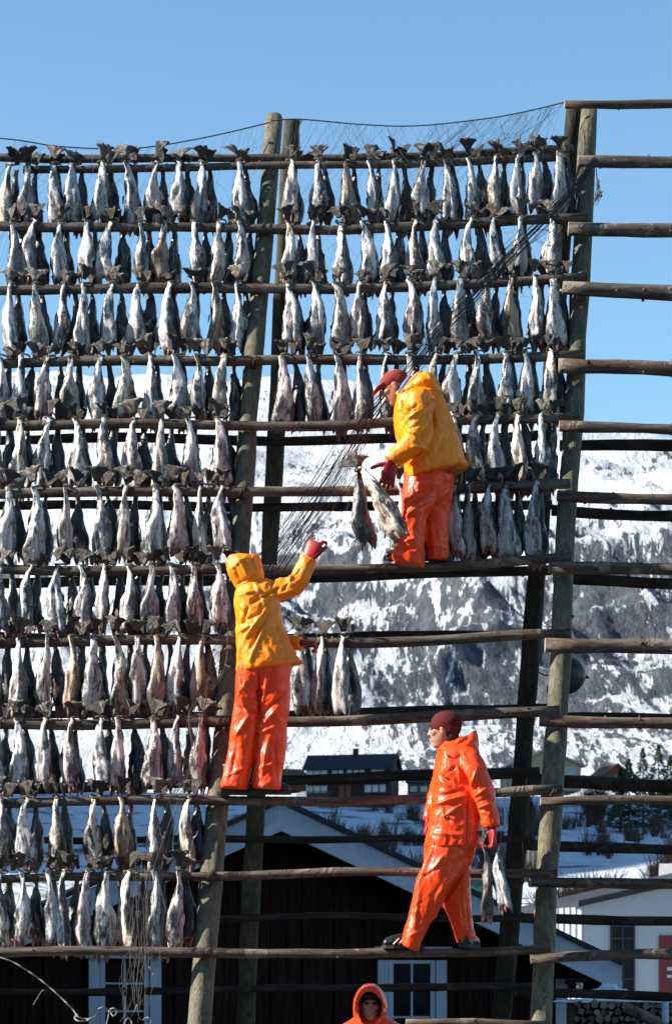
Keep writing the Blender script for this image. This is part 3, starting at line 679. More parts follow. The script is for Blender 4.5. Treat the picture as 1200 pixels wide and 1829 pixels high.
# ------------------------------------------------------------------ fish
k = NT('cod_skin')
tone = k.attr('tone'); sp = k.n.new('ShaderNodeSeparateColor'); k.L(tone.outputs['Color'], sp.inputs[0])
oi = k.n.new('ShaderNodeObjectInfo')
shift = k.n.new('ShaderNodeVectorMath'); shift.operation = 'ADD'; tc = k.n.new('ShaderNodeTexCoord')
cx = k.n.new('ShaderNodeCombineXYZ'); k.L(k.math('MULTIPLY', oi.outputs['Random'], 37.0), cx.inputs[0]); k.L(k.math('MULTIPLY', oi.outputs['Random'], 11.0), cx.inputs[1])
k.L(tc.outputs['Object'], shift.inputs[0]); k.L(cx.outputs[0], shift.inputs[1])
mpl = k.n.new('ShaderNodeMapping'); mpl.inputs['Scale'].default_value = (1, 1, .28); k.L(shift.outputs[0], mpl.inputs[0])
mp2 = k.n.new('ShaderNodeMapping'); mp2.inputs['Scale'].default_value = (1, 1, .55); k.L(shift.outputs[0], mp2.inputs[0])
big = k.noise(mpl.outputs[0], 21, 6, .62, .8); fine = k.noise(mp2.outputs[0], 85, 4, .65)
f = k.math('ADD', k.math('MULTIPLY', sp.outputs[0], 0.85), k.math('MULTIPLY', k.math('SUBTRACT', big, .5), 2.1))
f = k.math('ADD', f, k.math('MULTIPLY', k.math('SUBTRACT', fine, .5), .9))
skin = k.ramp(f, [(0.16, (.010, .010, .011)), (0.36, (.034, .034, .033)), (0.5, (.13, .127, .118)), (0.62, (.42, .415, .40)), (0.8, (.78, .78, .77))])
cr = k.n.new('ShaderNodeSeparateColor'); k.L(oi.outputs['Color'], cr.inputs[0])
skin = k.mix(1.0, skin, oi.outputs['Color'], 'MULTIPLY')
pinkz = k.math('MULTIPLY', k.ramp(k.noise(mpl.outputs[0], 9, 3), [(.52, 0.0), (.62, 1.0)]), k.math('POWER', sp.outputs[1], 3.0))
skin = k.mix(k.math('MULTIPLY', pinkz, .4), skin, (.42, .2, .17))
flesh = k.ramp(fine, [(.35, (.10, .03, .025)), (.55, (.38, .16, .13)), (.7, (.55, .36, .3))])
k.set(k.mix(sp.outputs[2], skin, flesh), None, .65)
k.L(k.ramp(big, [(.3, .24), (.7, .5)]), k.b.inputs['Roughness'])
k.bump(k.math('ADD', k.math('MULTIPLY', big, 1.0), k.math('MULTIPLY', fine, .45)), .55, .012); M['fish'] = k.m
k = NT('cod_fin'); v = k.coord((1, 1, 1)); oi = k.n.new('ShaderNodeObjectInfo')
at_ = k.attr('tone'); s_ = k.n.new('ShaderNodeSeparateColor'); k.L(at_.outputs['Color'], s_.inputs[0])
wv = k.n.new('ShaderNodeTexWave'); wv.inputs['Scale'].default_value = 9; wv.inputs['Distortion'].default_value = 1.0
cb_ = k.n.new('ShaderNodeCombineXYZ'); k.L(k.math('MULTIPLY', s_.outputs[1], 6.0), cb_.inputs[0]); k.L(cb_.outputs[0], wv.inputs['Vector'])
rays = wv.outputs['Fac']
base = k.ramp(k.noise(v, 22, 4, .6), [(.3, (.022, .02, .018)), (.5, (.062, .056, .048)), (.68, (.18, .165, .145))])
base = k.mix(k.math('MULTIPLY', rays, .4), base, (.045, .035, .03))
rd = k.ramp(oi.outputs['Random'], [(0.0, (.9, .9, .9)), (.22, (.5, .47, .46)), (.4, (1.3, 1.15, .9)), (.52, (1.0, .6, .54)), (.66, (2.6, 2.55, 2.45)), (.78, (.5, .48, .48)), (.9, (1.4, 1.1, .85))], 'CONSTANT')
k.set(k.mix(1.0, base, rd, 'MULTIPLY'), .45, .4); k.bump(rays, .5, .004)
k.b.inputs['Subsurface Weight'].default_value = 0.0
M['fin'] = k.m
k = NT('raw_flesh'); v = k.coord(); k.set(k.ramp(k.noise(v, 40, 4), [(.35, (.06, .025, .02)), (.52, (.32, .13, .11)), (.68, (.55, .38, .32))]), .4, .5); k.bump(k.noise(v, 50, 3), .5, .006); M['flesh'] = k.m

def add_tone(me, cols):
    a = me.color_attributes.new('tone', 'FLOAT_COLOR', 'POINT'); a.data.foreach_set('color', np.asarray(cols, dtype=np.float32).ravel())
def fish_body(seed):
    rd = random.Random(seed); L = .5; N = 26; K = 20
    ts = np.linspace(0, 1, N)
    wmax = rd.uniform(.060, .078); peak = rd.uniform(.64, .84)
    wt = np.interp(ts, [0, .07, .16, .32, .5, peak, .92, 1], [.020, .018, .023, wmax * rd.uniform(.5, .62), wmax * rd.uniform(.72, .88), wmax, wmax * rd.uniform(.86, .98), wmax * rd.uniform(.6, .85)])
    dt = np.interp(ts, [0, .07, .16, .32, .5, .72, .92, 1], [.014, .013, .018, .036, .047, .050, .044, .03])
    ths = R(rd.choice([-60, -75, -100, -125, -45])) ; bend = rd.uniform(-.024, .024); bend2 = rd.uniform(-.012, .012); twist = rd.uniform(-.35, .35)
    cut = rd.uniform(.25, .5); V = []; C = []
    ridge = rd.uniform(0, 6)
    for i, t in enumerate(ts):
        cxx = bend * math.sin(t * 3.1) + bend2 * math.sin(t * 6.5); cy = -.010 * math.sin(t * 3) + .028 * max(0, 1 - t / .1)
        for q in range(K):
            th = 2 * math.pi * q / K; a = th + twist * t
            d = math.atan2(math.sin(th - ths), math.cos(th - ths))
            op = max(0, min(1, (t - .3) / .25))
            r = 1 - cut * op * math.exp(-(d / .22) ** 2) + .10 * op * math.exp(-((abs(d) - .5) / .25) ** 2)
            r *= 1 + .09 * math.sin(th * 2 + ridge + t * 7) + .06 * math.sin(th * 3 + t * 11 + ridge) + .04 * math.sin(th * 5 + t * 17)
            x = wt[i] * math.cos(a) * r; y = dt[i] * math.sin(a) * r
            z = -t * L
            if i == N - 1: z += .035 * math.cos(2 * d) * 1 - .02 * math.exp(-((abs(d) - .6) / .3) ** 2) + rd.uniform(-.02, .02)
            if i == N - 2: z += .015 * math.cos(2 * d)
            n_ = mnoise.fractal(Vector((x * 22 + seed, y * 22, z * 9)), .9, 2, 3) * .010
            V.append((cxx + x + n_, cy + y + n_ * .7, z))
            belly = 1 - min(1, abs(d) / 2.3); belly = .28 + .62 * belly
            C.append((belly, t, op * math.exp(-(d / .16) ** 2) * .9 + (0.55 if i == N - 1 else 0), 1))
    F = []
    for i in range(N - 1):
        for q in range(K):
            F.append((i * K + q, i * K + (q + 1) % K, (i + 1) * K + (q + 1) % K, (i + 1) * K + q))
    base = len(V); last = (N - 1) * K
    for q in range(K):                     # hollow neck
        x, y, z = V[last + q]; V.append((x * .72 + .0, y * .66 - .003, z + .02)); C.append((.2, 1, 1, 1))
    for q in range(K):
        x, y, z = V[last + q]; V.append((x * .25, y * .25, z + .09)); C.append((.05, 1, 1, 1))
    for s0, s1 in ((last, base), (base, base + K)):
        for q in range(K): F.append((s0 + q, s0 + (q + 1) % K, s1 + (q + 1) % K, s1 + q))
    V.append((0, 0, .012)); C.append((.4, 0, 0, 1)); top = len(V) - 1
    me = bpy.data.meshes.new('fish'); me.from_pydata(V, [], F + [(q, top, (q + 1) % K) for q in range(K)]); me.update()
    for p in me.polygons: p.use_smooth = True
    add_tone(me, C); me.materials.append(M['fish']); return me
def sheet_mesh(name, grid, cols, mat, th=.003):        # grid[i][j] points -> thin solid sheet
    ni, nj = len(grid), len(grid[0]); V = []; C = []
    for s_ in (0, 1):
        for i in range(ni):
            for j in range(nj):
                p = Vector(grid[i][j]); a = Vector(grid[min(i + 1, ni - 1)][j]) - Vector(grid[max(i - 1, 0)][j]); b = Vector(grid[i][min(j + 1, nj - 1)]) - Vector(grid[i][max(j - 1, 0)])
                n = a.cross(b); n = n.normalized() if n.length > 1e-9 else Vector((0, 1, 0)); edge = .2 if i in (ni - 1,) or j in (0, nj - 1) else 1
                V.append(tuple(p + n * th * (.5 - s_) * edge)); C.append(cols[i][j])
    F = []; o = ni * nj
    for i in range(ni - 1):
        for j in range(nj - 1):
            F.append((i * nj + j, (i + 1) * nj + j, (i + 1) * nj + j + 1, i * nj + j + 1)); F.append((o + i * nj + j, o + i * nj + j + 1, o + (i + 1) * nj + j + 1, o + (i + 1) * nj + j))
    bord = [(0, j) for j in range(nj)] + [(i, nj - 1) for i in range(1, ni)] + [(ni - 1, j) for j in range(nj - 2, -1, -1)] + [(i, 0) for i in range(ni - 2, 0, -1)]
    for a in range(len(bord)):
        p, q = bord[a], bord[(a + 1) % len(bord)]; F.append((p[0] * nj + p[1], q[0] * nj + q[1], o + q[0] * nj + q[1], o + p[0] * nj + p[1]))
    return V, F, C
def tail_mesh(seed):
    rd = random.Random(seed * 31 + 5); spread = rd.uniform(.5, .95); L = rd.uniform(.09, .145); cup = rd.uniform(-.9, .9); wav = rd.uniform(.001, .011); ph = rd.uniform(0, 6); lean = rd.uniform(-.3, .3); rollf = rd.uniform(.1, .6)
    g = []; c = []
    for i in range(7):
        f = i / 6; row = []; rc = []
        for j in range(13):
            u = j / 12 * 2 - 1; ang = u * spread * (.5 + .5 * f); rr = f * L * (1 - .16 * (1 - abs(u)) * f) 
            x = math.sin(ang) * rr + u * .016 * (1 - f); z = math.cos(ang) * rr
            y = cup * f * f * .04 * (u * u) + wav * math.sin(u * 4 + ph) * f * f + lean * f * .07 + (rollf * .05 * max(0, u) ** 2 * f)
            if i == 6: z += .008 * rd.uniform(-1, 1)
            row.append((x, y, z)); rc.append((f, u * .5 + .5, 0, 1))
        g.append(row); c.append(rc)
    V, F, C = sheet_mesh('tail_fin', g, c, M['fin'], .006)
    me = bpy.data.meshes.new('tail_fin'); me.from_pydata(V, [], F); me.update(); add_tone(me, C); me.materials.append(M['fin'])
    for p in me.polygons: p.use_smooth = True
    return me
def finset_mesh(seed):
    rd = random.Random(seed * 17 + 3); V = []; F = []; C = []
    def addfin(base, d1, d2, n=5):
        g = []; c = []
        for i in range(4):
            f = i / 3; row = []; rc = []
            for j in range(n):
                u = j / (n - 1); row.append(tuple(Vector(base) + Vector(d1) * u + Vector(d2) * f * (1 - .5 * u) + Vector((0, rd.uniform(-.004, .004), rd.uniform(-.004, .004))) * f)); rc.append((f, u, 0, 1))
            g.append(row); c.append(rc)
        v, f_, c_ = sheet_mesh('fin', g, c, None, .004); o = len(V); V.extend(v); F.extend([tuple(q + o for q in ff) for ff in f_]); C.extend(c_)
    for sgn, z in ((1, -.2), (1, -.3), (-1, -.24), (-1, -.38)):
        if rd.random() < .7:
            w = .016 + .032 * min(1, (-z - .1) / .25); addfin((sgn * (w - .006), .008, z), (sgn * .012, 0, -.065), (sgn * rd.uniform(.012, .03), rd.uniform(-.01, .01), -.02))
    for sgn in (-1, 1):
        if rd.random() < .85: addfin((sgn * .040, -.006, -.40), (sgn * .006, 0, -.03), (sgn * rd.uniform(.02, .05), rd.uniform(-.03, .01), -rd.uniform(.04, .09)))
    if not V: addfin((.05, 0, -.4), (0, 0, -.03), (.03, 0, -.06))
    me = bpy.data.meshes.new('fin'); me.from_pydata(V, [], F); me.update(); add_tone(me, C); me.materials.append(M['fin'])
    return me
def flap_mesh(seed):
    rd = random.Random(seed * 13 + 1); V = []; F = []; C = []
    for q in range(rd.choice([2, 3, 3])):
        a = rd.uniform(-3.0, .2); bx_, by_ = math.cos(a) * .045, math.sin(a) * .028; g = []; c = []
        ln = rd.uniform(.035, .085); tw = rd.uniform(-.5, .5)
        for i in range(5):
            f = i / 4; row = []; rc = []
            for j in range(3):
                u = j - 1; w = .02 * (1 - f * .8); row.append((bx_ * (1 + f * .3) + u * w * math.cos(tw + f), by_ * (1 + f * .2) + u * w * math.sin(tw + f), -.475 - f * ln + .006 * math.sin(f * 5 + q))); rc.append((f, .5, 0, 1))
            g.append(row); c.append(rc)
        v, f_, c_ = sheet_mesh('flap', g, c, None, .008); o = len(V); V.extend(v); F.extend([tuple(x + o for x in ff) for ff in f_]); C.extend(c_)
    me = bpy.data.meshes.new('neck_flap'); me.from_pydata(V, [], F); me.update(); me.materials.append(M['flesh'])
    for p in me.polygons: p.use_smooth = True
    return me
NV = 12
FB_ = [fish_body(s_) for s_ in range(NV)]; TF = [tail_mesh(s_) for s_ in range(NV + 6)]; FN = [finset_mesh(s_) for s_ in range(8)]; FL = [flap_mesh(s_) for s_ in range(8)]
bm = bmesh.new()
for q in range(3):
    n = 14; tube_bm(bm, [Vector((math.cos(2 * math.pi * j / n) * .034, math.sin(2 * math.pi * j / n) * .03, .004 * q + .004 * math.sin(j))) for j in range(n + 1)], .0035, 5)
TW = bpy.data.meshes.new('twine'); bm.to_mesh(TW); bm.free(); TW.materials.append(M['twine'])
def add_obj(name, me, parent, loc, rot=(0, 0, 0), sc=(1, 1, 1), color=None):
    o = bpy.data.objects.new(name, me); COL.objects.link(o); o.parent = parent; o.location = loc; o.rotation_euler = rot; o.scale = sc
    if color: o.color = tuple(color) + (1,)
    return o
TINTS = {'silver': (1.0, 1.0, 1.0), 'grey': (.72, .75, .78), 'brown': (.62, .45, .3), 'pink': (1.0, .82, .78), 'dark': (.4, .41, .43), 'black': (.15, .115, .10), 'yellow': (1.0, .91, .74)}
def fish(parent, rd, loc, rot, sc, tint, mirror=1, tail_rot=None, tail_lift=0.03):
    c = TINTS[tint]; j = rd.uniform(.88, 1.1); c = tuple(x * j for x in c)
    f = add_obj('fish', FB_[rd.randrange(NV)], parent, loc, rot, (sc[0] * mirror, sc[1], sc[2]), c)
    add_obj('tail_fin', TF[rd.randrange(len(TF))], f, (0, .028, tail_lift - .02), tail_rot or (rd.uniform(-.5, .5), rd.uniform(-.35, .35), rd.uniform(-.8, .8)), (1, 1, 1 / sc[2] if sc[2] else 1))
    add_obj('fin', FN[rd.randrange(8)], f, (0, 0, 0))['kind'] = 'stuff'
    add_obj('neck_flap', FL[rd.randrange(8)], f, (0, 0, 0))
    return f
def fish_pair(key, px, seed, label, group, tint='silver', L=.46, rear=True, drop=0.0):
    rd = random.Random(seed); P, r = rail_at(key, px)
    t = empty('fish_pair', P + Vector((0, 0, r * .7)), rd.uniform(-.12, .12)); tag(t, label, 'fish pair', group)
    sc = L / .5
    w = rd.uniform(.92, 1.17)
    fish(t, rd, (rd.uniform(-.012, .004), -r - .025, -.0 + rd.uniform(-.005, .015)), (R(rd.uniform(-3, 2)), R(rd.uniform(-4.5, 4.5)), R(rd.uniform(-35, 35))), (w, w, sc * rd.uniform(.95, 1.05)), tint, rd.choice([1, -1]), None, .058)
    if rear:
        w = rd.uniform(.9, 1.1)
        fish(t, rd, (rd.uniform(.035, .08), r + .035, -.01), (R(rd.uniform(-2, 3)), R(rd.uniform(-4, 4)), R(180 + rd.uniform(-40, 40))), (w, w, sc * rd.uniform(.92, 1.05)), rd.choice(['grey', 'dark', 'dark', 'silver', tint]), rd.choice([1, -1]), None, .058)  # rear fish mostly tinted darker, their shade put into the skin colour
    add_obj('twine', TW, t, (.008, -.006, .012), (R(rd.uniform(-20, 20)), R(rd.uniform(-15, 15)), rd.uniform(0, 3)), (1.1, 1.5, 1))
    return t
ORD = ['first', 'second', 'third', 'fourth', 'fifth', 'sixth', 'seventh', 'eighth', 'ninth', 'tenth', 'eleventh', 'twelfth', 'thirteenth']
ROWS = [  # rail, fish left of the middle post, fish right of it, length
 ('1l', [18, 55, 98, 132, 182, 230, 278, 318, 362, 428], [518, 568, 622, 662, 708, 755, 795, 840, 885, 922, 960, 998], .46),
 ('2', [25, 62, 108, 155, 200, 252, 297, 347, 393, 430], [515, 556, 605, 650, 693, 742, 783, 840, 880, 927, 983], .45),
 ('3', [20, 65, 117, 152, 202, 252, 303, 344, 385, 425], [515, 560, 603, 643, 686, 732, 780, 824, 870, 911, 952, 989], .47),
 ('4', [5, 44, 88, 130, 178, 222, 268, 315, 355, 403], [508, 553, 601, 640, 689, 731, 777, 817, 853, 901, 941, 981], .46),
 ('5', [-2, 38, 88, 135, 191, 240, 294, 339, 390], [813, 850, 890, 922, 970], .47),
 ('6', [17, 66, 120, 178, 225, 277, 319, 358, 396], [717, 806, 838, 873, 907, 955], .50),
 ('7', [3, 56, 107, 148, 189, 232, 276, 311, 347, 394], [], .46),
 ('8', [-1, 37, 88, 129, 172, 212, 249, 285, 322, 362], [534, 572, 612], .50),
 ('9', [-4, 32, 80, 129, 180, 218, 272, 317, 359], [], .46),
 ('10', [4, 50, 103, 168, 220, 278, 338], [], .45),
 ('11', [3, 43, 86, 117, 157, 197, 231, 277, 322], [], .50),
]
SPECIAL = {('1l', 622): 'brown', ('1l', 662): 'grey', ('8', 285): 'brown', ('8', 129): 'brown', ('8', 362): 'brown', ('9', 359): 'pink', ('9', 218): 'pink', ('9', 129): 'pink', ('10', 220): 'brown', ('11', 157): 'pink', ('2', 297): 'brown', ('2', 515): 'yellow', ('3', 643): 'pink', ('3', 385): 'brown',
 ('6', 120): 'pink', ('6', 225): 'yellow', ('6', 955): 'grey', ('6', 907): 'grey', ('6', 873): 'grey', ('6', 838): 'dark', ('6', 806): 'grey', ('5', 240): 'pink', ('5', 390): 'pink', ('2', 25): 'dark', ('2', 62): 'dark', ('1l', 55): 'dark', ('8', 534): 'grey', ('8', 572): 'pink', ('4', 601): 'pink', ('4', 640): 'pink', ('4', 508): 'pink', ('4', 981): 'yellow', ('3', 911): 'brown', ('7', 394): 'pink', ('7', 347): 'pink', ('11', 322): 'pink', ('5', 922): 'yellow', ('5', 850): 'yellow'}
rt = random.Random(5); sid = 100
for ri, (key, left, right, L) in enumerate(ROWS):
    for side, xs in ((0, left), (1, right)):
        for i, px in enumerate(xs):
            sid += 1; tint = SPECIAL.get((key, px)) or rt.choice(['silver', 'silver', 'silver', 'grey', 'yellow', 'silver', 'pink', 'grey'])
            adj = {'brown': 'brownish ', 'pink': 'pinkish ', 'dark': 'dark '}.get(SPECIAL.get((key, px)), '')
            if key == '8' and side == 1: lab = '%scod pair, %s right of the hooded reaching worker beside his waist' % (adj, ORD[i])
            elif key in '56' and side == 1:
                lab = '%scod pair, %s left of the right post on the %s rail from the top' % (adj, ORD[len(xs) - 1 - i], ORD[ri]) if px > 730 else 'small cod pair hanging just left of the bending worker under his hand'
            elif side == 0: lab = '%scod pair, %s from the left edge, on the %s rail from the top' % (adj, ORD[i], ORD[ri])
            else: lab = '%scod pair, %s right of the middle post, %s rail from the top' % (adj, ORD[i], ORD[ri])
            fish_pair(key, px, sid, lab, 'split cod hung in tied pairs on the rails', tint, L * rt.uniform(1.0, 1.16))
print('rack done')
# ------------------------------------------------------------------ people
def oilskin(name, c1, c2, rough=.36):
    k = NT(name); v = k.coord(); n = k.noise(v, 3.5, 4)
    col = k.ramp(n, [(.35, c1), (.65, c2)])
    grime = k.ramp(k.noise(v, 26, 4, .7), [(.62, 0.0), (.72, 1.0)]); col = k.mix(k.math('MULTIPLY', grime, .35), col, tuple(x * .45 for x in c1))
    k.set(col, rough, .35); k.L(k.ramp(k.noise(v, 9, 3), [(.4, rough), (.7, rough + .18)]), k.b.inputs['Roughness'])
    k.b.inputs['Coat Weight'].default_value = .10; k.b.inputs['Coat Roughness'].default_value = .18
    cr_ = k.math('ABSOLUTE', k.math('SUBTRACT', k.noise(k.coord((1, 1, .75), (0, R(25), 0)), 6.5, 3, .5, .5), .5)); cr2 = k.math('ABSOLUTE', k.math('SUBTRACT', k.noise(k.coord((1, 1, .7), (0, R(-30), 0)), 19, 3, .5, .4), .5))
    k.bump(k.math('ADD', k.math('MULTIPLY', cr_, -2.2), k.math('MULTIPLY', cr2, -.6)), .42, .02); return k.m
M['yellow_skin'] = oilskin('yellow_orange_oilskin', (1.15, .315, .002), (1.08, .27, .002))
M['red_skin'] = oilskin('red_orange_oilskin', (1.1, .082, .006), (1.0, .066, .005))
M['coral_skin'] = oilskin('coral_orange_oilskin', (1.15, .084, .008), (1.05, .068, .007), .28)
k = NT('skin'); k.set(k.ramp(k.noise(k.coord(), 22, 3), [(.4, (.48, .24, .16)), (.65, (.40, .17, .11))]), .45, .4); k.b.inputs['Subsurface Weight'].default_value = .08; k.b.inputs['Subsurface Radius'].default_value = (.02, .008, .005); M['skin'] = k.m
M['red_glove'] = simple('red_rubber_glove', (.42, .012, .012), (.30, .01, .012), .4, 20, .4, .2)
M['boot'] = simple('black_rubber', (.012, .012, .014), (.02, .02, .023), .35, 15, .5, .2)
M['sole'] = simple('boot_sole', (.05, .05, .05), None, .8, 20)
M['cap_red'] = simple('faded_red_cloth', (.33, .055, .04), (.26, .04, .032), .85, 30, .1, .4)
M['beanie'] = simple('maroon_knit', (.13, .022, .022), (.10, .018, .02), .9, 60, .1, .5, (1, 1, .3))
M['scarf'] = simple('blue_grey_fleece', (.16, .22, .32), (.10, .14, .2), .9, 30, .1, .4)
M['liner'] = simple('pink_hood_lining', (.55, .25, .2), None, .8, 30)
M['shoe_white'] = simple('white_shoe_stripe', (.7, .7, .7), None, .5, 10)
M['eye'] = simple('eye', (.015, .012, .01), None, .3, 10)
M['hair'] = simple('dark_hair', (.03, .02, .015), (.05, .032, .022), .7, 60, .2, .5, (1, 1, .2))
M['snap'] = simple('press_stud', (.12, .08, .05), None, .4, 10)

def catmull(rs, sub):
    out = []; n = len(rs)
    for i in range(n - 1):
        p0, p1, p2, p3 = rs[max(i - 1, 0)], rs[i], rs[i + 1], rs[min(i + 2, n - 1)]
        for s_ in range(sub):
            t = s_ / sub
            out.append([.5 * ((2 * b) + (-a + c) * t + (2 * a - 5 * b + 4 * c - d) * t * t + (-a + 3 * b - 3 * c + d) * t ** 3) for a, b, c, d in zip(p0, p1, p2, p3)])
    out.append(list(rs[-1])); return out
class Body:
    def __init__(s, Y): s.Y = Y; s.k = Y / FOC
    def P(s, px, py, dy=0.0): 
        return Vector(((px - 600) * s.k, s.Y + dy, CAM_Z + (HZ - py) * s.k))
def rings_to_mesh(bm, rings, n=24, power=1.0):
    rr = []
    for c, u, v in rings:
        ring = []
        for q in range(n):
            a = 2 * math.pi * q / n; ca, sa = math.cos(a), math.sin(a)
            ca = math.copysign(abs(ca) ** power, ca); sa = math.copysign(abs(sa) ** power, sa)
            ring.append(bm.verts.new(c + u * ca + v * sa))
        rr.append(ring)
    for i in range(len(rr) - 1):
        for q in range(n): bm.faces.new((rr[i][q], rr[i][(q + 1) % n], rr[i + 1][(q + 1) % n], rr[i + 1][q]))
    bm.faces.new(rr[0][::-1]); bm.faces.new(rr[-1])
def slices(B, bm, rows, shrink=1.0, sub=4, power=.9, tilt=0.0, yoff=0.0):
    """rows of (py, x_left, x_right, half depth m, dy): stacked horizontal slices; tilt shears the slice: extra rows may carry a 6th value, the rise of the right end in px"""
    rows = [tuple(r) + (0,) * (6 - len(r)) for r in rows]; rs = catmull(rows, sub); out = []
    for py, xl, xr, d, dy, rise in rs:
        c = B.P((xl + xr) / 2, py - rise / 2, dy + yoff); u = Vector(((xr - xl) / 2 * B.k, 0, rise / 2 * B.k)) * shrink
        out.append((c, u, Vector((0, d * shrink, 0))))
    rings_to_mesh(bm, out, 24, power)
def limb(B, bm, pts, shrink=1.0, sub=4, n=20):
    """pts of (px, py, radius px, dy, depth factor)"""
    pts = [tuple(p) + ((1.0,) if len(p) < 5 else ()) for p in pts]; rs = catmull(pts, sub); cs = [B.P(p[0], p[1], p[3]) for p in rs]; out = []
    for i, p in enumerate(rs):
        t = (cs[min(i + 1, len(cs) - 1)] - cs[max(i - 1, 0)]).normalized()
        v = Vector((0, 1, 0)) - t * t.y
        if v.length < .05: v = Vector((0, 0, 1)) - t * t.z
        v.normalize(); u = t.cross(v).normalized()
        out.append((cs[i], u * p[2] * B.k * shrink, v * p[2] * B.k * p[4] * shrink))
    rings_to_mesh(bm, out, n)
def ball(bm, c, r, rot=None):
    g = bmesh.ops.create_icosphere(bm, subdivisions=3, radius=1)
    for v in g['verts']:
        p = Vector((v.co.x * r[0], v.co.y * r[1], v.co.z * r[2]))
        if rot is not None: p = rot @ p
        v.co = p + Vector(c)
def remesh(name, bm, voxel, mat, parent, smooth=4, folds=(), B=None, wr=0.0, wscale=9.0, wdir=(1, 1, .6), seed=0, fold_face=-1, creases=0.0):
    bmesh.ops.recalc_face_normals(bm, faces=bm.faces)
    me = bpy.data.meshes.new('tmp'); bm.to_mesh(me); bm.free(); o = bpy.data.objects.new('tmp', me); COL.objects.link(o)
    m = o.modifiers.new('r', 'REMESH'); m.mode = 'VOXEL'; m.voxel_size = voxel; m.use_smooth_shade = True
    s_ = o.modifiers.new('s', 'SMOOTH'); s_.iterations = smooth; s_.factor = .5
    dg = bpy.context.evaluated_depsgraph_get(); me2 = bpy.data.meshes.new_from_object(o.evaluated_get(dg))
    bpy.data.objects.remove(o); bpy.data.meshes.remove(me)
    me2.name = name; n = len(me2.vertices); co = np.empty(n * 3, dtype=np.float32); me2.vertices.foreach_get('co', co); co = co.reshape(-1, 3)
    if wr or folds:
        no = np.empty(n * 3, dtype=np.float32); me2.vertices.foreach_get('normal', no); no = no.reshape(-1, 3); disp = np.zeros(n)
        if wr:
            W = Vector(wdir)
            for i in range(n):
                p = Vector(co[i]); q = Vector((p.x * W.x, p.y * W.y, p.z * W.z)) * wscale + Vector((seed * 3.1, 0, 0))
                wv_ = mnoise.noise_vector(q * .5) * .9
                a = mnoise.noise(q + wv_); b = mnoise.noise(q * 2.3 + wv_ * 1.5)
                c_ = mnoise.noise(q * 5.1 + wv_)
                disp[i] += wr * ((1 - abs(a) * 3.2) * .75 + (1 - abs(b) * 3.0) * .38 + (1 - abs(c_) * 3.0) * .16 - .3)
        for (x0, y0, x1, y1, w, amp) in folds:
            kx = co[:, 0] / B.k * (B.Y / B.Y) + 600; ky = HZ - (co[:, 2] - CAM_Z) / B.k
            dx, dy = x1 - x0, y1 - y0; L = math.hypot(dx, dy)
            t = ((kx - x0) * dx + (ky - y0) * dy) / (L * L); d = np.abs((kx - x0) * dy - (ky - y0) * dx) / L
            bowd = d; prof = np.clip(1 - bowd / w, 0, 1) ** 1.4
            tt = np.clip(t, 0, 1); end = np.clip(1 - np.abs(t - tt) * L / (w * 1.5), 0, 1) * (np.sin(np.clip(t * .86 + .07, 0.002, .998) * np.pi) ** .5)
            disp += 1.35 * amp * prof * end * np.clip(-no[:, 1] * 1.6 + .25, 0, 1)
        co = co + no * disp[:, None].astype(np.float32)
        me2.vertices.foreach_set('co', co.ravel()); me2.update()
    for p in me2.polygons: p.use_smooth = True
    me2.materials.clear(); me2.materials.append(mat)
    return mesh_obj(name, me2, None, parent)

def head_shapes(bm, c, yaw, pitch=0.0, roll=0.0, s=1.0):
    """head centred at c, looking along +x turned by yaw about z; pitch nods down"""
    Rm = Matrix.Rotation(yaw, 3, 'Z') @ Matrix.Rotation(pitch, 3, 'Y') @ Matrix.Rotation(roll, 3, 'X')
    def b(p, r): ball(bm, Vector(c) + Rm @ (Vector(p) * s), Vector(r) * s, Rm)
    b((-.012, 0, .035), (.100, .078, .098)); b((.022, 0, -.035), (.073, .064, .088)); b((.058, 0, -.098), (.030, .030, .024)); b((.02, 0, -.085), (.058, .052, .035))
    b((.092, 0, .018), (.012, .012, .022)); b((.102, 0, .0), (.013, .012, .02)); b((.112, 0, -.016), (.013, .014, .012)); b((.098, 0, -.02), (.014, .019, .011))
    b((.084, 0, .036), (.016, .052, .011)); b((.092, 0, -.054), (.013, .024, .0065)); b((.09, 0, -.066), (.013, .021, .0075)); b((.062, .043, -.012), (.03, .022, .024)); b((.062, -.043, -.012), (.03, .022, .024))
    for sg in (-1, 1): b((-.004, sg * .079, -.006), (.018, .009, .030)); b((.002, sg * .082, .010), (.014, .008, .014))
    return Rm
def eyes(c, Rm, parent, s=1.0):
    for sg in (-1, 1):
        bm = bmesh.new(); ball(bm, Vector(c) + Rm @ (Vector((.083, sg * .031, .017)) * s), Vector((.011, .014, .0075)) * s, Rm); from_bm('eye', bm, M['eye'], parent, True)
        bm = bmesh.new(); ball(bm, Vector(c) + Rm @ (Vector((.090, sg * .032, .040)) * s), Vector((.008, .022, .005)) * s, Rm); from_bm('eyebrow', bm, M['hair'], parent, True)
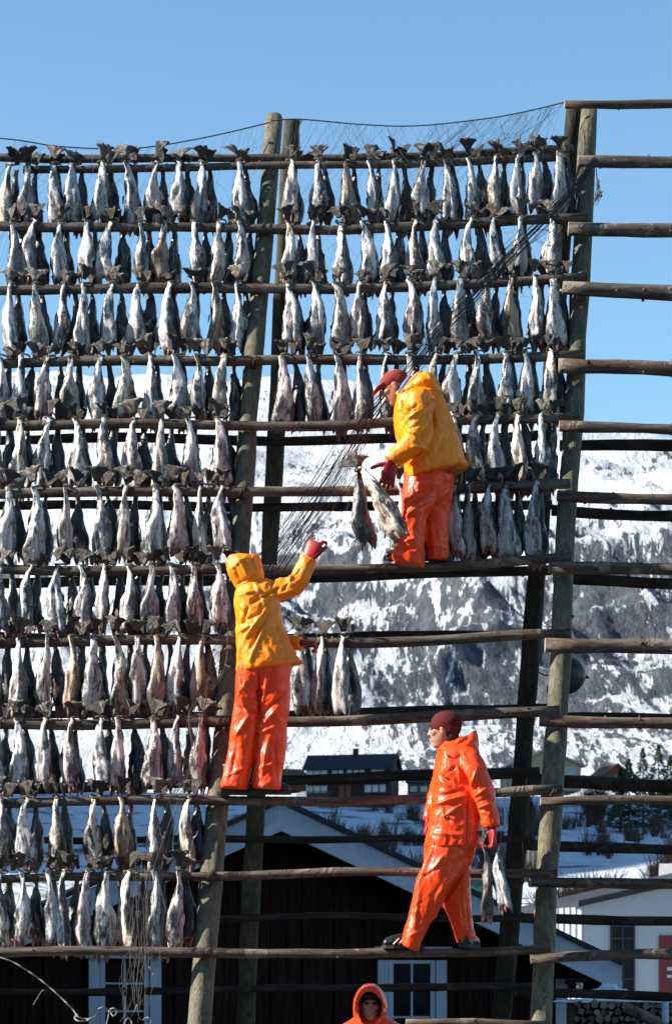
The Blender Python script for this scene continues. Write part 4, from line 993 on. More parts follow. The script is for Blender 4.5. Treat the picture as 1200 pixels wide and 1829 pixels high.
def glove(parent, wrist, d, nrm, curl, s=1.0, side=1, mat=None, spread=.12, thumb_out=.9, name='glove', cuff=True):
    """palm runs from wrist along d; nrm is the palm's inner side (fingers curl towards it); side picks the thumb side"""
    bm = bmesh.new(); d = Vector(d).normalized(); nrm = Vector(nrm); nrm = (nrm - d * nrm.dot(d)).normalized(); w = d.cross(nrm).normalized() * side
    W = Vector(wrist)
    def ring_chain(pts, rad, flat=1.0):
        out = []
        for i, p in enumerate(pts):
            t = (pts[min(i + 1, len(pts) - 1)] - pts[max(i - 1, 0)]).normalized(); v = nrm - t * nrm.dot(t)
            if v.length < .1: v = d - t * d.dot(t)
            v.normalize(); u = t.cross(v).normalized(); out.append((p, u * rad[i], v * rad[i] * flat))
        rings_to_mesh(bm, out, 12)
    rings_to_mesh(bm, [(W - d * .05 * s, w * .034 * s, nrm * .03 * s), (W, w * .033 * s, nrm * .025 * s), (W + d * .035 * s, w * .044 * s, nrm * .021 * s), (W + d * .08 * s, w * .047 * s, nrm * .018 * s), (W + d * .1 * s, w * .042 * s, nrm * .014 * s)], 16, .85)
    lens = (.072, .080, .076, .058)
    for q in range(4):
        off = (1.5 - q) * .0225 * s; base = W + d * .085 * s + w * off; a = 0; p = base; pts = [base - d * .02 * s, base]; dirv = (d + w * (1.5 - q) * spread).normalized(); cur = dirv
        cc = curl[q] if isinstance(curl, (list, tuple)) else curl
        for seg, fr in enumerate((.45, .3, .25)):
            a += cc * (.8, 1.0, .8)[seg]; cur = (dirv * math.cos(a) + nrm * math.sin(a)).normalized(); p = p + cur * lens[q] * fr * s * 1.15; pts.append(p)
        ring_chain(pts, [.0105 * s, .0115 * s, .0105 * s, .0098 * s, .008 * s])
    b = W + d * .02 * s + w * .034 * s; t1 = (d * (1 - thumb_out * .5) + w * thumb_out + nrm * .25).normalized(); p1 = b + t1 * .038 * s; t2 = (t1 + d * .35 + nrm * .2).normalized(); p2 = p1 + t2 * .03 * s; p3 = p2 + t2 * .022 * s
    ring_chain([b - t1 * .02 * s, b, p1, p2, p3], [.014 * s, .016 * s, .0135 * s, .012 * s, .008 * s])
    return remesh(name, bm, .0042 * s, mat or M['red_glove'], parent, 2)
def boot(parent, ankle, d, s=1.0, mat=None, up=.16, name='boot', stripes=False, pitch=0.0):
    bm = bmesh.new(); d = Vector(d); d.z = 0; d.normalize(); w = Vector((-d.y, d.x, 0)); A = Vector(ankle); z = Vector((0, 0, 1)); h = .085 * s
    f = d * math.cos(pitch) + z * math.sin(pitch)
    rings_to_mesh(bm, [(A + z * up, f * .056 * s, w * .05 * s), (A, f * .056 * s, w * .045 * s), (A - z * h * .5, f * .062 * s, w * .042 * s), (A - z * h, f * .064 * s, w * .04 * s)], 16)
    toes = [(A - z * h * .62 - f * .06 * s, .038, .036), (A - z * h * .5 + f * .01 * s, .043, .052), (A - z * h * .52 + f * .08 * s, .044, .052), (A - z * h * .6 + f * .15 * s, .047, .042), (A - z * h * .7 + f * .195 * s, .036, .03), (A - z * h * .8 + f * .21 * s, .02, .012)]
    up_ = f.cross(w).normalized() * -1
    rings_to_mesh(bm, [(c, w * a * s, up_ * b * s) for c, a, b in toes], 16)
    o = remesh(name, bm, .0075, mat or M['boot'], parent, 3)
    bm = bmesh.new(); sl = [(-.085, .034), (-.06, .040), (0, .036), (.07, .043), (.14, .048), (.19, .038), (.215, .02)]; a = []; b = []
    for x, hw_ in sl: a.append(A - z * (h + .004) + f * x * s + w * hw_ * s)
    for x, hw_ in sl[::-1]: b.append(A - z * (h + .004) + f * x * s - w * hw_ * s)
    lo = [bm.verts.new(p - z * .010) for p in a + b]; hi = [bm.verts.new(p + z * .012) for p in a + b]; n = len(lo)
    bm.faces.new(lo); bm.faces.new(hi[::-1])
    for i in range(n): bm.faces.new((lo[i], hi[i], hi[(i + 1) % n], lo[(i + 1) % n]))
    bmesh.ops.recalc_face_normals(bm, faces=bm.faces); from_bm('sole', bm, M['sole'], o)
    if stripes:
        for q in range(3):
            for sg in (-1, 1):
                bm = bmesh.new(); c0 = A - z * h * .35 + f * (.03 + q * .035) * s + w * sg * .043 * s; c1 = A - z * h * .85 + f * (.07 + q * .035) * s + w * sg * .05 * s
                tube_bm(bm, [c0, (c0 + c1) / 2 + w * sg * .004, c1], .006, 6); from_bm('stripe', bm, M['shoe_white'], o, True)
    return o
def seam(parent, pts, r, mat, name='seam'):
    bm = bmesh.new(); tube_bm(bm, pts, r, 6); return from_bm(name, bm, mat, parent, True)

# ---- worker 1: bending at the top of the bare rails, seen from his right side, facing left
railP, rr_ = rail_at('7', 760); B = Body(railP.y - .06)
w1 = empty('person', B.P(765, 1003)); tag(w1, 'person in orange oilskins and faded red cap bending on the high rail', 'person', 'fish workers in orange oilskins')
torso1 = [(684, 752, 782, .10, .02), (700, 722, 790, .17, .02), (715, 706, 796, .21, .02), (740, 703, 805, .24, .02), (775, 707, 817, .26, .02), (805, 716, 825, .27, .02), (830, 722, 831, .27, .02), (848, 724, 834, .27, .02, 22), (860, 724, 834, .265, .02, 26)]
arm1 = [(748, 715, 21, -.20), (744, 745, 26, -.25), (745, 775, 25, -.27), (742, 797, 23, -.28), (722, 816, 19, -.27), (701, 834, 15.5, -.26), (697, 838, 15, -.26)]
arm1b = [(745, 722, 20, .20), (748, 760, 22, .22), (746, 795, 18, .20), (740, 822, 14, .12), (738, 830, 13, .10)]
legs1a = [(846, 722, 800, .19, .01), (870, 720, 796, .2, .0), (895, 717, 780, .16, -.05), (925, 716, 762, .14, -.10), (955, 713, 758, .13, -.11), (980, 707, 757, .125, -.11), (997, 700, 757, .13, -.11, 6), (1009, 706, 756, .12, -.11, -8)]
legs1b = [(850, 745, 811, .18, .03), (880, 748, 808, .17, .05), (915, 752, 804, .14, .08), (955, 757, 801, .12, .08), (985, 759, 801, .12, .08), (997, 761, 799, .12, .08)]
bm = bmesh.new(); slices(B, bm, torso1, power=.8); limb(B, bm, arm1); limb(B, bm, arm1b)
limb(B, bm, [(706, 714, 10, -.05), (722, 702, 17, 0), (745, 700, 27, .02)])
F1 = [(762, 722, 772, 775, 9, -.028), (772, 722, 754, 790, 5, .016), (712, 738, 738, 752, 5, .018), (717, 762, 742, 742, 5, -.016), (722, 770, 745, 755, 5, .02), (724, 788, 748, 776, 4, -.014), (722, 785, 740, 795, 4, .016), (748, 805, 760, 785, 6, -.022), (733, 815, 762, 815, 5, .016), (728, 840, 752, 822, 7, .018), (757, 828, 765, 862, 4, .014), (745, 852, 738, 868, 4, -.01), (717, 725, 727, 770, 4, -.014), (775, 740, 760, 800, 4, -.014), (790, 790, 770, 840, 14, -.010), (735, 826, 750, 858, 5, -.012)]
jk = remesh('jacket', bm, .0088, M['yellow_skin'], w1, 2, F1, B, .009, 6.0, (1, 1, .8), 1)
seam(jk, [B.P(x, y, d) for x, y, d in ((735, 712, -.205), (752, 709, -.222), (775, 709, -.215), (792, 710, -.14))], .004, M['red_skin'])
seam(jk, [B.P(x, y, d) for x, y, d in ((697, 828, -.345), (704, 838, -.345), (711, 842, -.33))], .004, M['red_skin'])
bm = bmesh.new()                           # hood thrown back behind the neck
limb(B, bm, [(722, 704, 12, 0, 2.2), (740, 694, 17, 0, 2.2), (758, 688, 22, .0, 1.9), (772, 697, 17, 0, 2.0), (783, 708, 10, 0, 2.2)])
rings_to_mesh(bm, [(B.P(752, 690), Vector((24, 0, 12)) * B.k, Vector((0, .13, 0))), (B.P(753, 675), Vector((13, 0, 4)) * B.k, Vector((0, .09, 0))), (B.P(755, 664), Vector((3, 0, 1)) * B.k, Vector((0, .03, 0)))], 16)
rings_to_mesh(bm, [(B.P(760, 705), Vector((28, 0, 0)) * B.k, Vector((0, .16, 0))), (B.P(768, 688), Vector((19, 0, -5)) * B.k, Vector((0, .14, 0))), (B.P(762, 672), Vector((7, 0, -5)) * B.k, Vector((0, .07, 0)))], 16)
hd = remesh('hood', bm, .010, M['yellow_skin'], w1, 3, [(757, 668, 775, 700, 5, .012), (735, 705, 770, 700, 4, -.01)], B, .006, 8, (1, 1, 1), 5)
bm = bmesh.new(); limb(B, bm, [(716, 706, 5, -.045, 2.6), (728, 692, 6, -.05, 2.6), (741, 678, 6, -.045, 2.4), (752, 667, 4, -.02, 2.0)]); remesh('hood_lining', bm, .008, M['liner'], hd, 2)
bm = bmesh.new(); limb(B, bm, [(714, 703, 7, -.02, 2.4), (724, 690, 8, -.03, 2.4), (733, 677, 7, -.02, 2.2)]); remesh('scarf', bm, .008, M['scarf'], w1, 2)
bm = bmesh.new(); slices(B, bm, legs1a, power=.9); slices(B, bm, legs1b, power=.9)
F1t = [(722, 905, 775, 870, 5, .02), (722, 918, 770, 885, 4, -.015), (720, 935, 765, 900, 5, .016), (728, 890, 722, 925, 6, .012), (757, 925, 756, 1005, 4, -.022), (762, 915, 800, 880, 6, .012), (735, 960, 745, 1005, 7, .01), (700, 990, 752, 988, 4, -.014), (770, 940, 775, 990, 7, .010), (765, 980, 798, 985, 4, -.01), (715, 978, 745, 970, 4, .012)]
remesh('trousers', bm, .0088, M['red_skin'], w1, 2, F1t, B, .009, 6, (1, 1, .7), 2)
bm = bmesh.new(); hc = B.P(706, 692, 0.0); Rm = head_shapes(bm, hc, math.pi - .12, R(22), 0, 1.0)
limb(B, bm, [(712, 696, 13, 0), (724, 706, 14, 0), (738, 716, 17, 0)]); slices(B, bm, torso1[2:], .8); limb(B, bm, arm1, .62); limb(B, bm, arm1b, .62); slices(B, bm, legs1a, .78); slices(B, bm, legs1b, .78)
remesh('body', bm, .0068, M['skin'], w1, 2); eyes(hc, Rm, w1)
bm = bmesh.new()
cc = hc + Rm @ Vector((-.008, 0, .055)); ball(bm, cc, (.108, .088, .072), Rm); ball(bm, hc + Rm @ Vector((-.03, 0, .04)), (.088, .086, .07), Rm)
rings_to_mesh(bm, [(hc + Rm @ Vector((.07, 0, .052)), Rm @ Vector((0, .075, 0)), Rm @ Vector((.0, 0, .010))), (hc + Rm @ Vector((.12, 0, .044)), Rm @ Vector((0, .073, 0)), Rm @ Vector((0, 0, .008))), (hc + Rm @ Vector((.165, 0, .022)), Rm @ Vector((0, .055, 0)), Rm @ Vector((0, 0, .007))), (hc + Rm @ Vector((.185, 0, .008)), Rm @ Vector((0, .03, 0)), Rm @ Vector((0, 0, .006)))], 18)
remesh('cap', bm, .006, M['cap_red'], w1, 2, (), B)
glove(w1, B.P(696, 838, -.26), (-.16, -.05, -1), (-.2, 1, 0), .22, 1.22, -1, spread=.08, thumb_out=1.25)
glove(w1, B.P(738, 833, .10), (-.1, 0, -1), (-1, 0, .1), .5, .9, -1)
zf = rail_at('7', 740)[0].z + rr_
for px, dy in ((728, .0), (766, .0)):
    P_, r_ = rail_at('7', px); boot(w1, (P_.x, P_.y - .01, P_.z + r_ + .09), (-1, -.25, 0) if px < 750 else (.9, .3, 0), .86, up=.08)

# ---- worker 2: standing on the rail with his back to us, hood up, reaching for the net
railP, rr_ = rail_at('10', 450); B = Body(railP.y - .075)
w2 = empty('person', B.P(455, 1420)); tag(w2, 'person with hood up seen from behind in orange oilskins, reaching up to pull the net', 'person', 'fish workers in orange oilskins')
torso2 = [(1036, 432, 484, .08, 0), (1046, 424, 497, .12, 0), (1062, 420, 501, .155, 0), (1085, 419, 503, .165, 0), (1115, 421, 508, .17, 0), (1150, 423, 521, .175, 0), (1178, 424, 534, .18, 0), (1196, 423, 541, .18, 0, 14), (1203, 424, 541, .17, 0, 18)]
arm2 = [(462, 1066, 24, -.02), (488, 1060, 20, -.04), (513, 1053, 18, -.05), (531, 1043, 18, -.06), (541, 1022, 16.5, -.06), (550, 1005, 15, -.06), (553, 999, 14, -.06)]
arm2b = [(440, 1072, 20, .08), (470, 1110, 17, .16), (500, 1138, 14, .19), (526, 1143, 13, .17), (537, 1144, 12, .15)]
bm = bmesh.new(); slices(B, bm, torso2, power=.8); limb(B, bm, arm2); limb(B, bm, arm2b); 
F2 = [(428, 1068, 462, 1060, 5, .014), (445, 1090, 432, 1125, 5, -.016), (450, 1085, 470, 1062, 6, -.016), (500, 1055, 455, 1082, 4, -.02), (478, 1045, 528, 1034, 5, .014), (483, 1070, 530, 1056, 4, .014), (475, 1095, 440, 1145, 5, .018), (480, 1105, 447, 1165, 5, -.018), (472, 1125, 448, 1185, 4, .016), (430, 1118, 470, 1100, 4, -.013), (425, 1135, 455, 1120, 5, .015), (490, 1110, 512, 1180, 8, -.010), (525, 1035, 537, 1020, 4, -.012), (516, 1048, 524, 1032, 4, .014), (430, 1150, 428, 1195, 5, .01), (455, 1045, 475, 1085, 5, .012), (505, 1060, 520, 1042, 3, -.012), (468, 1150, 490, 1185, 8, .008)]
jk = remesh('jacket', bm, .0088, M['yellow_skin'], w2, 2, F2, B, .009, 6.5, (1, 1, .7), 11)
seam(jk, [B.P(x, y, d) for x, y, d in ((542, 998, -.125), (553, 1006, -.138), (563, 1008, -.12))], .004, M['red_skin'])
bm = bmesh.new()
slices(B, bm, [(992, 413, 459, .07, .0), (996, 407, 464, .105, 0), (1010, 404, 468, .125, 0), (1027, 408, 471, .125, 0), (1040, 416, 471, .11, 0), (1052, 423, 474, .10, 0)], power=.85)
remesh('hood', bm, .010, M['yellow_skin'], w2, 3, [(412, 1000, 430, 1040, 6, -.012), (425, 1000, 445, 1036, 7, .012), (410, 1022, 440, 1000, 5, .01), (422, 1048, 470, 1026, 4, -.012), (447, 998, 458, 1030, 5, -.008)], B, .007, 9, (1, 1, 1), 3)
legA = [(1180, 424, 474, .14, 0), (1210, 422, 468, .135, 0), (1240, 419, 467, .12, 0), (1275, 416, 464, .11, 0), (1310, 412, 460, .105, 0), (1350, 406, 454, .10, 0), (1385, 398, 446, .10, 0), (1402, 394, 441, .105, 0, -3), (1407, 395, 440, .10, 0, -3)]
legB = [(1180, 458, 520, .14, 0), (1210, 455, 518, .135, 0), (1240, 458, 518, .12, 0), (1275, 460, 516, .11, 0), (1310, 459, 513, .105, 0), (1350, 456, 509, .10, 0), (1385, 453, 504, .10, 0), (1403, 451, 502, .105, 0, -3), (1408, 452, 501, .10, 0, -3)]
bm = bmesh.new(); slices(B, bm, legA, power=.88); slices(B, bm, legB, power=.88); slices(B, bm, [(1165, 426, 520, .15, 0), (1200, 425, 518, .145, 0), (1235, 430, 512, .12, 0)])
F2t = [(463, 1205, 464, 1290, 4, -.03), (432, 1235, 462, 1260, 5, .014), (425, 1265, 460, 1275, 4, -.014), (428, 1245, 450, 1290, 6, .012), (480, 1200, 470, 1260, 5, .014), (468, 1280, 510, 1240, 5, -.016), (472, 1295, 500, 1262, 4, .018), (465, 1310, 495, 1300, 5, .012), (445, 1280, 420, 1320, 6, .012), (480, 1320, 468, 1390, 7, .012), (425, 1330, 412, 1395, 7, -.010), (490, 1330, 495, 1395, 6, -.009), (440, 1220, 425, 1250, 5, .012), (430, 1210, 436, 1230, 4, -.012), (405, 1388, 440, 1372, 5, .009), (462, 1375, 500, 1362, 5, .009)]
remesh('trousers', bm, .0088, M['red_skin'], w2, 2, F2t, B, .008, 6, (1, 1, .6), 14)
bm = bmesh.new(); hc = B.P(440, 1022, .02); Rm = head_shapes(bm, hc, R(100), 0, 0, .95); limb(B, bm, [(444, 1030, 13, .01), (452, 1050, 15, 0), (460, 1070, 22, 0)]); slices(B, bm, torso2[1:], .8); limb(B, bm, arm2, .62); limb(B, bm, arm2b, .62); slices(B, bm, legA, .75); slices(B, bm, legB, .75)
remesh('body', bm, .0075, M['skin'], w2, 2); eyes(hc, Rm, w2, .95)
glove(w2, B.P(551, 999, -.06), (.4, .0, .92), (.35, .9, -.2), [.75, 1.35, 1.45, 1.5], 1.3, -1, thumb_out=.35, spread=.02)
glove(w2, B.P(537, 1143, .15), (1, -.1, -.05), (.1, .25, -1), 1.1, 1.05, 1, spread=.03)
for px in (409, 468):
    P_, r_ = rail_at('10', px); boot(w2, (P_.x, P_.y - .03, P_.z + r_ + .105), (1, .12, 0), .98, up=.12)

# ---- worker 3: walking left along the lowest high rail, carrying a pair of fish
railP, rr_ = rail_at('12', 780); B = Body(railP.y - .05)
w3 = empty('person', B.P(785, 1690)); tag(w3, 'person in coral orange oilskins and maroon beanie walking on the low rail holding fish', 'person', 'fish workers in orange oilskins')
torso3 = [(1326, 794, 840, .09, 0), (1336, 784, 852, .14, 0), (1350, 780, 856, .18, 0), (1377, 775, 862, .20, 0), (1415, 771, 862, .20, 0), (1450, 768, 862, .20, 0), (1480, 764, 862, .20, 0), (1503, 759, 861, .20, 0, 1), (1514, 758, 861, .195, 0, 0)]
arm3 = [(832, 1352, 19, -.12), (842, 1375, 22, -.18), (851, 1398, 21, -.20), (861, 1422, 19.5, -.20), (868, 1450, 17, -.19), (873, 1475, 15.5, -.18), (874, 1481, 15, -.18)]
arm3b = [(800, 1355, 17, .15), (790, 1390, 18, .2), (778, 1425, 15, .2), (769, 1450, 11, .16), (766, 1462, 9, .14)]
bm = bmesh.new(); slices(B, bm, torso3, power=.78); limb(B, bm, arm3); limb(B, bm, arm3b)
F3 = [(815, 1375, 820, 1400, 4, .016), (800, 1382, 812, 1374, 4, -.012), (838, 1415, 818, 1375, 4, -.022), (830, 1424, 775, 1440, 5, .020), (826, 1414, 785, 1425, 4, -.016), (828, 1436, 790, 1462, 5, .016), (832, 1420, 831, 1512, 3, -.02), (845, 1385, 838, 1415, 4, .018), (852, 1408, 838, 1418, 4, -.014), (866, 1412, 843, 1428, 4, .016), (870, 1428, 847, 1440, 4, -.014), (872, 1440, 850, 1448, 4, .014), (790, 1445, 800, 1470, 5, -.012), (785, 1395, 800, 1410, 6, .010), (822, 1345, 832, 1370, 5, .012), (810, 1360, 822, 1352, 4, -.01), (775, 1490, 820, 1495, 6, .008), (856, 1455, 878, 1462, 4, .010)]
jk = remesh('jacket', bm, .0088, M['coral_skin'], w3, 2, F3, B, .008, 7, (1, 1, .8), 21)
for (x, y) in ((789, 1390), (797, 1463), (783, 1345)):
    c = B.P(x, y, -.19 if y < 1460 else -.2); bm = bmesh.new(); ball(bm, c + Vector((0, -.0, 0)), (.008, .012, .008)); from_bm('press_stud', bm, M['snap'], jk, True)
bm = bmesh.new(); limb(B, bm, [(790, 1338, 7, -.02, 2.5), (806, 1334, 10, -.01, 2.6), (824, 1330, 14, 0, 2.2), (840, 1332, 15, 0, 2.2)])
rings_to_mesh(bm, [(B.P(828, 1340), Vector((27, 0, -2)) * B.k, Vector((0, .15, 0))), (B.P(834, 1326), Vector((20, 0, 6)) * B.k, Vector((0, .12, 0))), (B.P(842, 1314), Vector((10, 0, 5)) * B.k, Vector((0, .07, 0))), (B.P(846, 1306), Vector((3, 0, 2)) * B.k, Vector((0, .03, 0)))], 16)
remesh('hood', bm, .0095, M['coral_skin'], w3, 3, [(800, 1338, 845, 1312, 5, .012), (812, 1340, 850, 1336, 4, -.01)], B, .005, 8, (1, 1, 1), 5)
legF = [(1498, 760, 838, .17, 0), (1520, 758, 836, .165, -.02), (1545, 755, 826, .15, -.04), (1570, 744, 812, .13, -.06), (1600, 738, 796, .115, -.07), (1630, 731, 782, .105, -.07), (1660, 722, 763, .10, -.07), (1682, 716, 749, .10, -.07, -7), (1689, 716, 747, .095, -.07, -10)]
legR = [(1500, 790, 853, .17, .0), (1520, 792, 850, .16, .02), (1550, 790, 842, .14, .05), (1580, 785, 840, .125, .07), (1610, 792, 841, .11, .08), (1645, 803, 845, .10, .09), (1670, 813, 850, .10, .09), (1684, 818, 851, .10, .09, 10)]
bm = bmesh.new(); slices(B, bm, legF, power=.88); slices(B, bm, legR, power=.88)
F3t = [(842, 1545, 795, 1604, 5, -.028), (830, 1540, 780, 1600, 6, .016), (770, 1520, 745, 1590, 5, .018), (790, 1530, 770, 1560, 5, .012), (755, 1568, 785, 1550, 4, -.014), (750, 1580, 738, 1660, 6, .014), (775, 1600, 752, 1680, 7, -.012), (815, 1600, 825, 1680, 7, .010), (806, 1620, 822, 1690, 3, .012), (730, 1672, 745, 1665, 4, .010), (800, 1560, 775, 1610, 6, .01), (832, 1600, 838, 1660, 5, -.01)]
remesh('trousers', bm, .0088, M['coral_skin'], w3, 2, F3t, B, .007, 6.5, (1, 1, .7), 24)
bm = bmesh.new(); hc = B.P(793, 1306, 0); Rm = head_shapes(bm, hc, math.pi + R(-14), R(2), 0, .98); limb(B, bm, [(797, 1316, 13, 0), (803, 1332, 14, 0), (812, 1350, 20, 0)]); slices(B, bm, torso3[2:], .8); limb(B, bm, arm3, .62); limb(B, bm, arm3b, .62); slices(B, bm, legF, .75); slices(B, bm, legR, .75)
remesh('body', bm, .0068, M['skin'], w3, 2); eyes(hc, Rm, w3, .98)
bm = bmesh.new(); ball(bm, hc + Rm @ Vector((-.018, 0, .052)), (.112, .090, .092), Rm); ball(bm, hc + Rm @ Vector((-.045, 0, .03)), (.078, .083, .085), Rm); remesh('beanie', bm, .0065, M['beanie'], w3, 3, (), B)
bm = bmesh.new(); ball(bm, hc + Rm @ Vector((-.05, 0, -.045)), (.055, .07, .05), Rm); remesh('hair', bm, .007, M['hair'], w3, 2)
glove(w3, B.P(875, 1484, -.18), (.05, -.05, -1), (-.9, -.3, 0), [.9, 1.1, 1.2, 1.2], 1.2, -1, thumb_out=.5, spread=.05)
glove(w3, B.P(766, 1463, .14), (-.2, 0, -1), (1, 0, 0), .6, 1.0, 1)
P_, r_ = rail_at('12', 736); boot(w3, (P_.x, P_.y - .02, P_.z + r_ + .10), (-1, -.12, 0), 1.0, up=.07, name='shoe', stripes=True)
P_, r_ = rail_at('12', 833); boot(w3, (P_.x, P_.y - .0, P_.z + r_ + .10), (.35, .9, 0), 1.0, up=.03, name='shoe')

# ---- worker 4: on the ground, hood up, looking up
B = Body(20.0)
w4 = empty('person', B.P(660, 2205)); tag(w4, 'person in an orange hood and dark cap looking up from the ground', 'person', 'fish workers in orange oilskins')
torso4 = [(1812, 640, 690, .09, .02), (1824, 622, 706, .13, .02), (1840, 606, 722, .17, .02), (1880, 600, 727, .19, .02), (1950, 602, 724, .19, .02), (2000, 600, 727, .2, .02), (2012, 600, 727, .2, .02)]
leg4a = [(1985, 610, 664, .13, 0), (2040, 610, 660, .12, 0), (2100, 612, 656, .11, 0), (2160, 610, 654, .11, 0), (2180, 610, 654, .11, 0)]; leg4b = [(r_[0], r_[1] + 54, r_[2] + 54, r_[3], r_[4]) for r_ in leg4a]
aA = [(618, 1842, 22, 0), (606, 1890, 21, 0), (603, 1930, 19, -.03), (606, 1975, 16, -.08), (607, 1985, 15, -.09)]; aB = [(708, 1842, 22, 0), (722, 1890, 21, 0), (724, 1930, 19, -.03), (720, 1975, 16, -.08), (719, 1985, 15, -.09)]
bm = bmesh.new(); slices(B, bm, torso4, power=.82); limb(B, bm, aA); limb(B, bm, aB); limb(B, bm, [(664, 1815, 26, .03), (664, 1832, 34, .02)])
remesh('jacket', bm, .012, M['coral_skin'], w4, 4, (), B, .010, 6, (1, 1, .8), 31)
bm = bmesh.new(); slices(B, bm, leg4a); slices(B, bm, leg4b); slices(B, bm, [(1975, 612, 716, .15, 0), (2020, 616, 712, .14, 0)]); remesh('trousers', bm, .013, M['coral_skin'], w4, 4, (), B, .010, 6, (1, 1, .6), 33)
bm = bmesh.new(); hc = B.P(659, 1800, -.05); Rm = head_shapes(bm, hc, R(-82), R(-14), 0, .92); limb(B, bm, [(660, 1806, 13, .0), (662, 1830, 15, .02), (664, 1850, 22, .02)]); slices(B, bm, torso4[2:], .8); limb(B, bm, aA, .6); limb(B, bm, aB, .6); slices(B, bm, leg4a, .75); slices(B, bm, leg4b, .75)
remesh('body', bm, .0072, M['skin'], w4, 2); eyes(hc, Rm, w4, .92)
# hood: a rolled rim round the face and a shell behind it
def rimpt(a, grow=1.0): return (659 + math.cos(a) * 21.5 * grow, 1799 - math.sin(a) * (27.5 if math.sin(a) > 0 else 34) * grow)
bm = bmesh.new(); n = 28
prof = [(1.0, -.165), (1.16, -.155), (1.36, -.08), (1.42, .03), (1.22, .12), (.7, .165), (.1, .175)]; inner = [(.97, -.15), (1.06, -.05), (1.1, .04), (.95, .10), (.5, .13), (.05, .14)]
allp = prof + inner[::-1]; rows = []
for (g_, dy) in allp:
    rows.append([bm.verts.new(B.P(*((rimpt(2 * math.pi * q / n, g_)[0] + 1.5), rimpt(2 * math.pi * q / n, g_)[1] - (4 * max(0, math.sin(2 * math.pi * q / n)) if g_ > 1 else 0)), dy)) for q in range(n)])
for i in range(len(rows)):
    a, b = rows[i], rows[(i + 1) % len(rows)]
    for q in range(n): bm.faces.new((a[q], a[(q + 1) % n], b[(q + 1) % n], b[q]))
remesh('hood', bm, .0085, M['coral_skin'], w4, 2, [(640, 1775, 634, 1810, 4, .01), (672, 1768, 688, 1800, 4, .008)], B, .005, 9, (1, 1, 1), 7)
bm = bmesh.new(); ball(bm, hc + Rm @ Vector((-.01, 0, .055)), (.097, .082, .064), Rm)
rings_to_mesh(bm, [(hc + Rm @ Vector((.06, 0, .055)), Rm @ Vector((0, .068, 0)), Rm @ Vector((0, 0, .009))), (hc + Rm @ Vector((.11, 0, .060)), Rm @ Vector((0, .06, 0)), Rm @ Vector((0, 0, .008))), (hc + Rm @ Vector((.14, 0, .058)), Rm @ Vector((0, .04, 0)), Rm @ Vector((0, 0, .006)))], 16)
remesh('cap', bm, .0065, simple('navy_cap', (.02, .022, .03), None, .8, 20), w4, 2)
glove(w4, B.P(607, 1990, -.09), (0, -.1, -1), (1, 0, 0), .4, 1.0, 1); glove(w4, B.P(719, 1990, -.09), (0, -.1, -1), (-1, 0, 0), .4, 1.0, -1)
gz = float(land_h(np.array([.25]), np.array([20.0]))[0])
for px in (632, 686): boot(w4, (B.P(px, 0).x, 20.02, gz + .10), (.1 if px > 650 else -.1, -1, 0), 1.05, up=.2)

# ---- fish out of the rails: one swinging on the net, one in a hand
def free_pair(loc, a1, a2, sc1, sc2, tint1, tint2, label, seed, name='fish_pair', y1=-.03, y2=.04, rz1=0, rz2=30, t1=None, t2=None, tw=1.0, x1=0, x2=0):
    rd = random.Random(seed); t = empty(name, loc); tag(t, label, 'fish pair')
    fish(t, rd, (x1, y1, 0), (0, a1, R(rz1)), sc1, tint1, 1, t1, .04); fish(t, rd, (x2, y2, 0), (0, a2, R(rz2)), sc2, tint2, 1, t2, .04)
    add_obj('twine', TW, t, (0, 0, -.01), (0, 0, 0), (tw, tw * 1.6, 1)); return t
Bw = Body(rail_at('7', 700)[0].y - .34)
free_pair(Bw.P(641, 838), -math.atan2(72, 118), math.atan2(18, 132), (1.35, 1.1, 1.19), (1.2, 1, 1.08), 'yellow', 'grey', 'pale cod pair swinging on the net strands left of the bending worker', 901, y1=-.05, y2=.03, rz1=-20, rz2=200, t1=(0, -.35, .3), t2=(0, -.1, .5))
Bw = Body(rail_at('12', 880)[0].y - .24)
free_pair(Bw.P(876, 1512), -math.atan2(16, 105), -math.atan2(4, 120), (.80, .8, .88), (.62, .8, 1.0), 'silver', 'black', 'cod pair with one darker fish, dangling from the walking worker\'s gloved hand', 902, y1=-.03, y2=-.03, rz1=-25, rz2=20, x1=.045, x2=-.045)
# ------------------------------------------------------------------ net, ropes and small things
net = empty('fishing_net', front(1062, 285, -.2)); tag(net, 'thin dark net strung over the rack and gathered in a diagonal bundle', 'net')
M['strand'] = simple('net_strand', (.035, .035, .04), (.06, .06, .06), .8, 30)
M['strand_pale'] = simple('net_strand_pale', (.11, .10, .09), (.07, .065, .06), .8, 30)
rn = random.Random(77)
def curve_pts(ctrl, n=10):
    return [p for p in catmull([tuple(c) for c in ctrl], n)]
def netline(bm, ctrl, off0, off1, r, n=5, sides=3):
    pts = curve_pts(ctrl, n); m = len(pts)
    tube_bm(bm, [front(p[0], p[1], off0 + (off1 - off0) * i / (m - 1)) for i, p in enumerate(pts)], r, sides, cap=False)
bm = bmesh.new()
netline(bm, [(-260, 232), (0, 247), (110, 262), (240, 265), (360, 247), (482, 219)], -.02, -.0, .0058, 6, 5)
netline(bm, [(484, 216), (535, 213), (640, 222), (740, 225), (860, 213), (940, 199), (1014, 181)], 0, .0, .0058, 6, 5)
netline(bm, [(539, 214), (534, 228), (535, 262)], .02, -.02, .005, 4, 5)
from_bm('head_rope', bm, M['strand'], net)
bm = bmesh.new()
ropey = lambda x: float(np.interp(x, [0, 110, 240, 360, 482, 535, 640, 740, 860, 940, 1014], [247, 262, 265, 247, 219, 213, 222, 225, 213, 199, 181]))
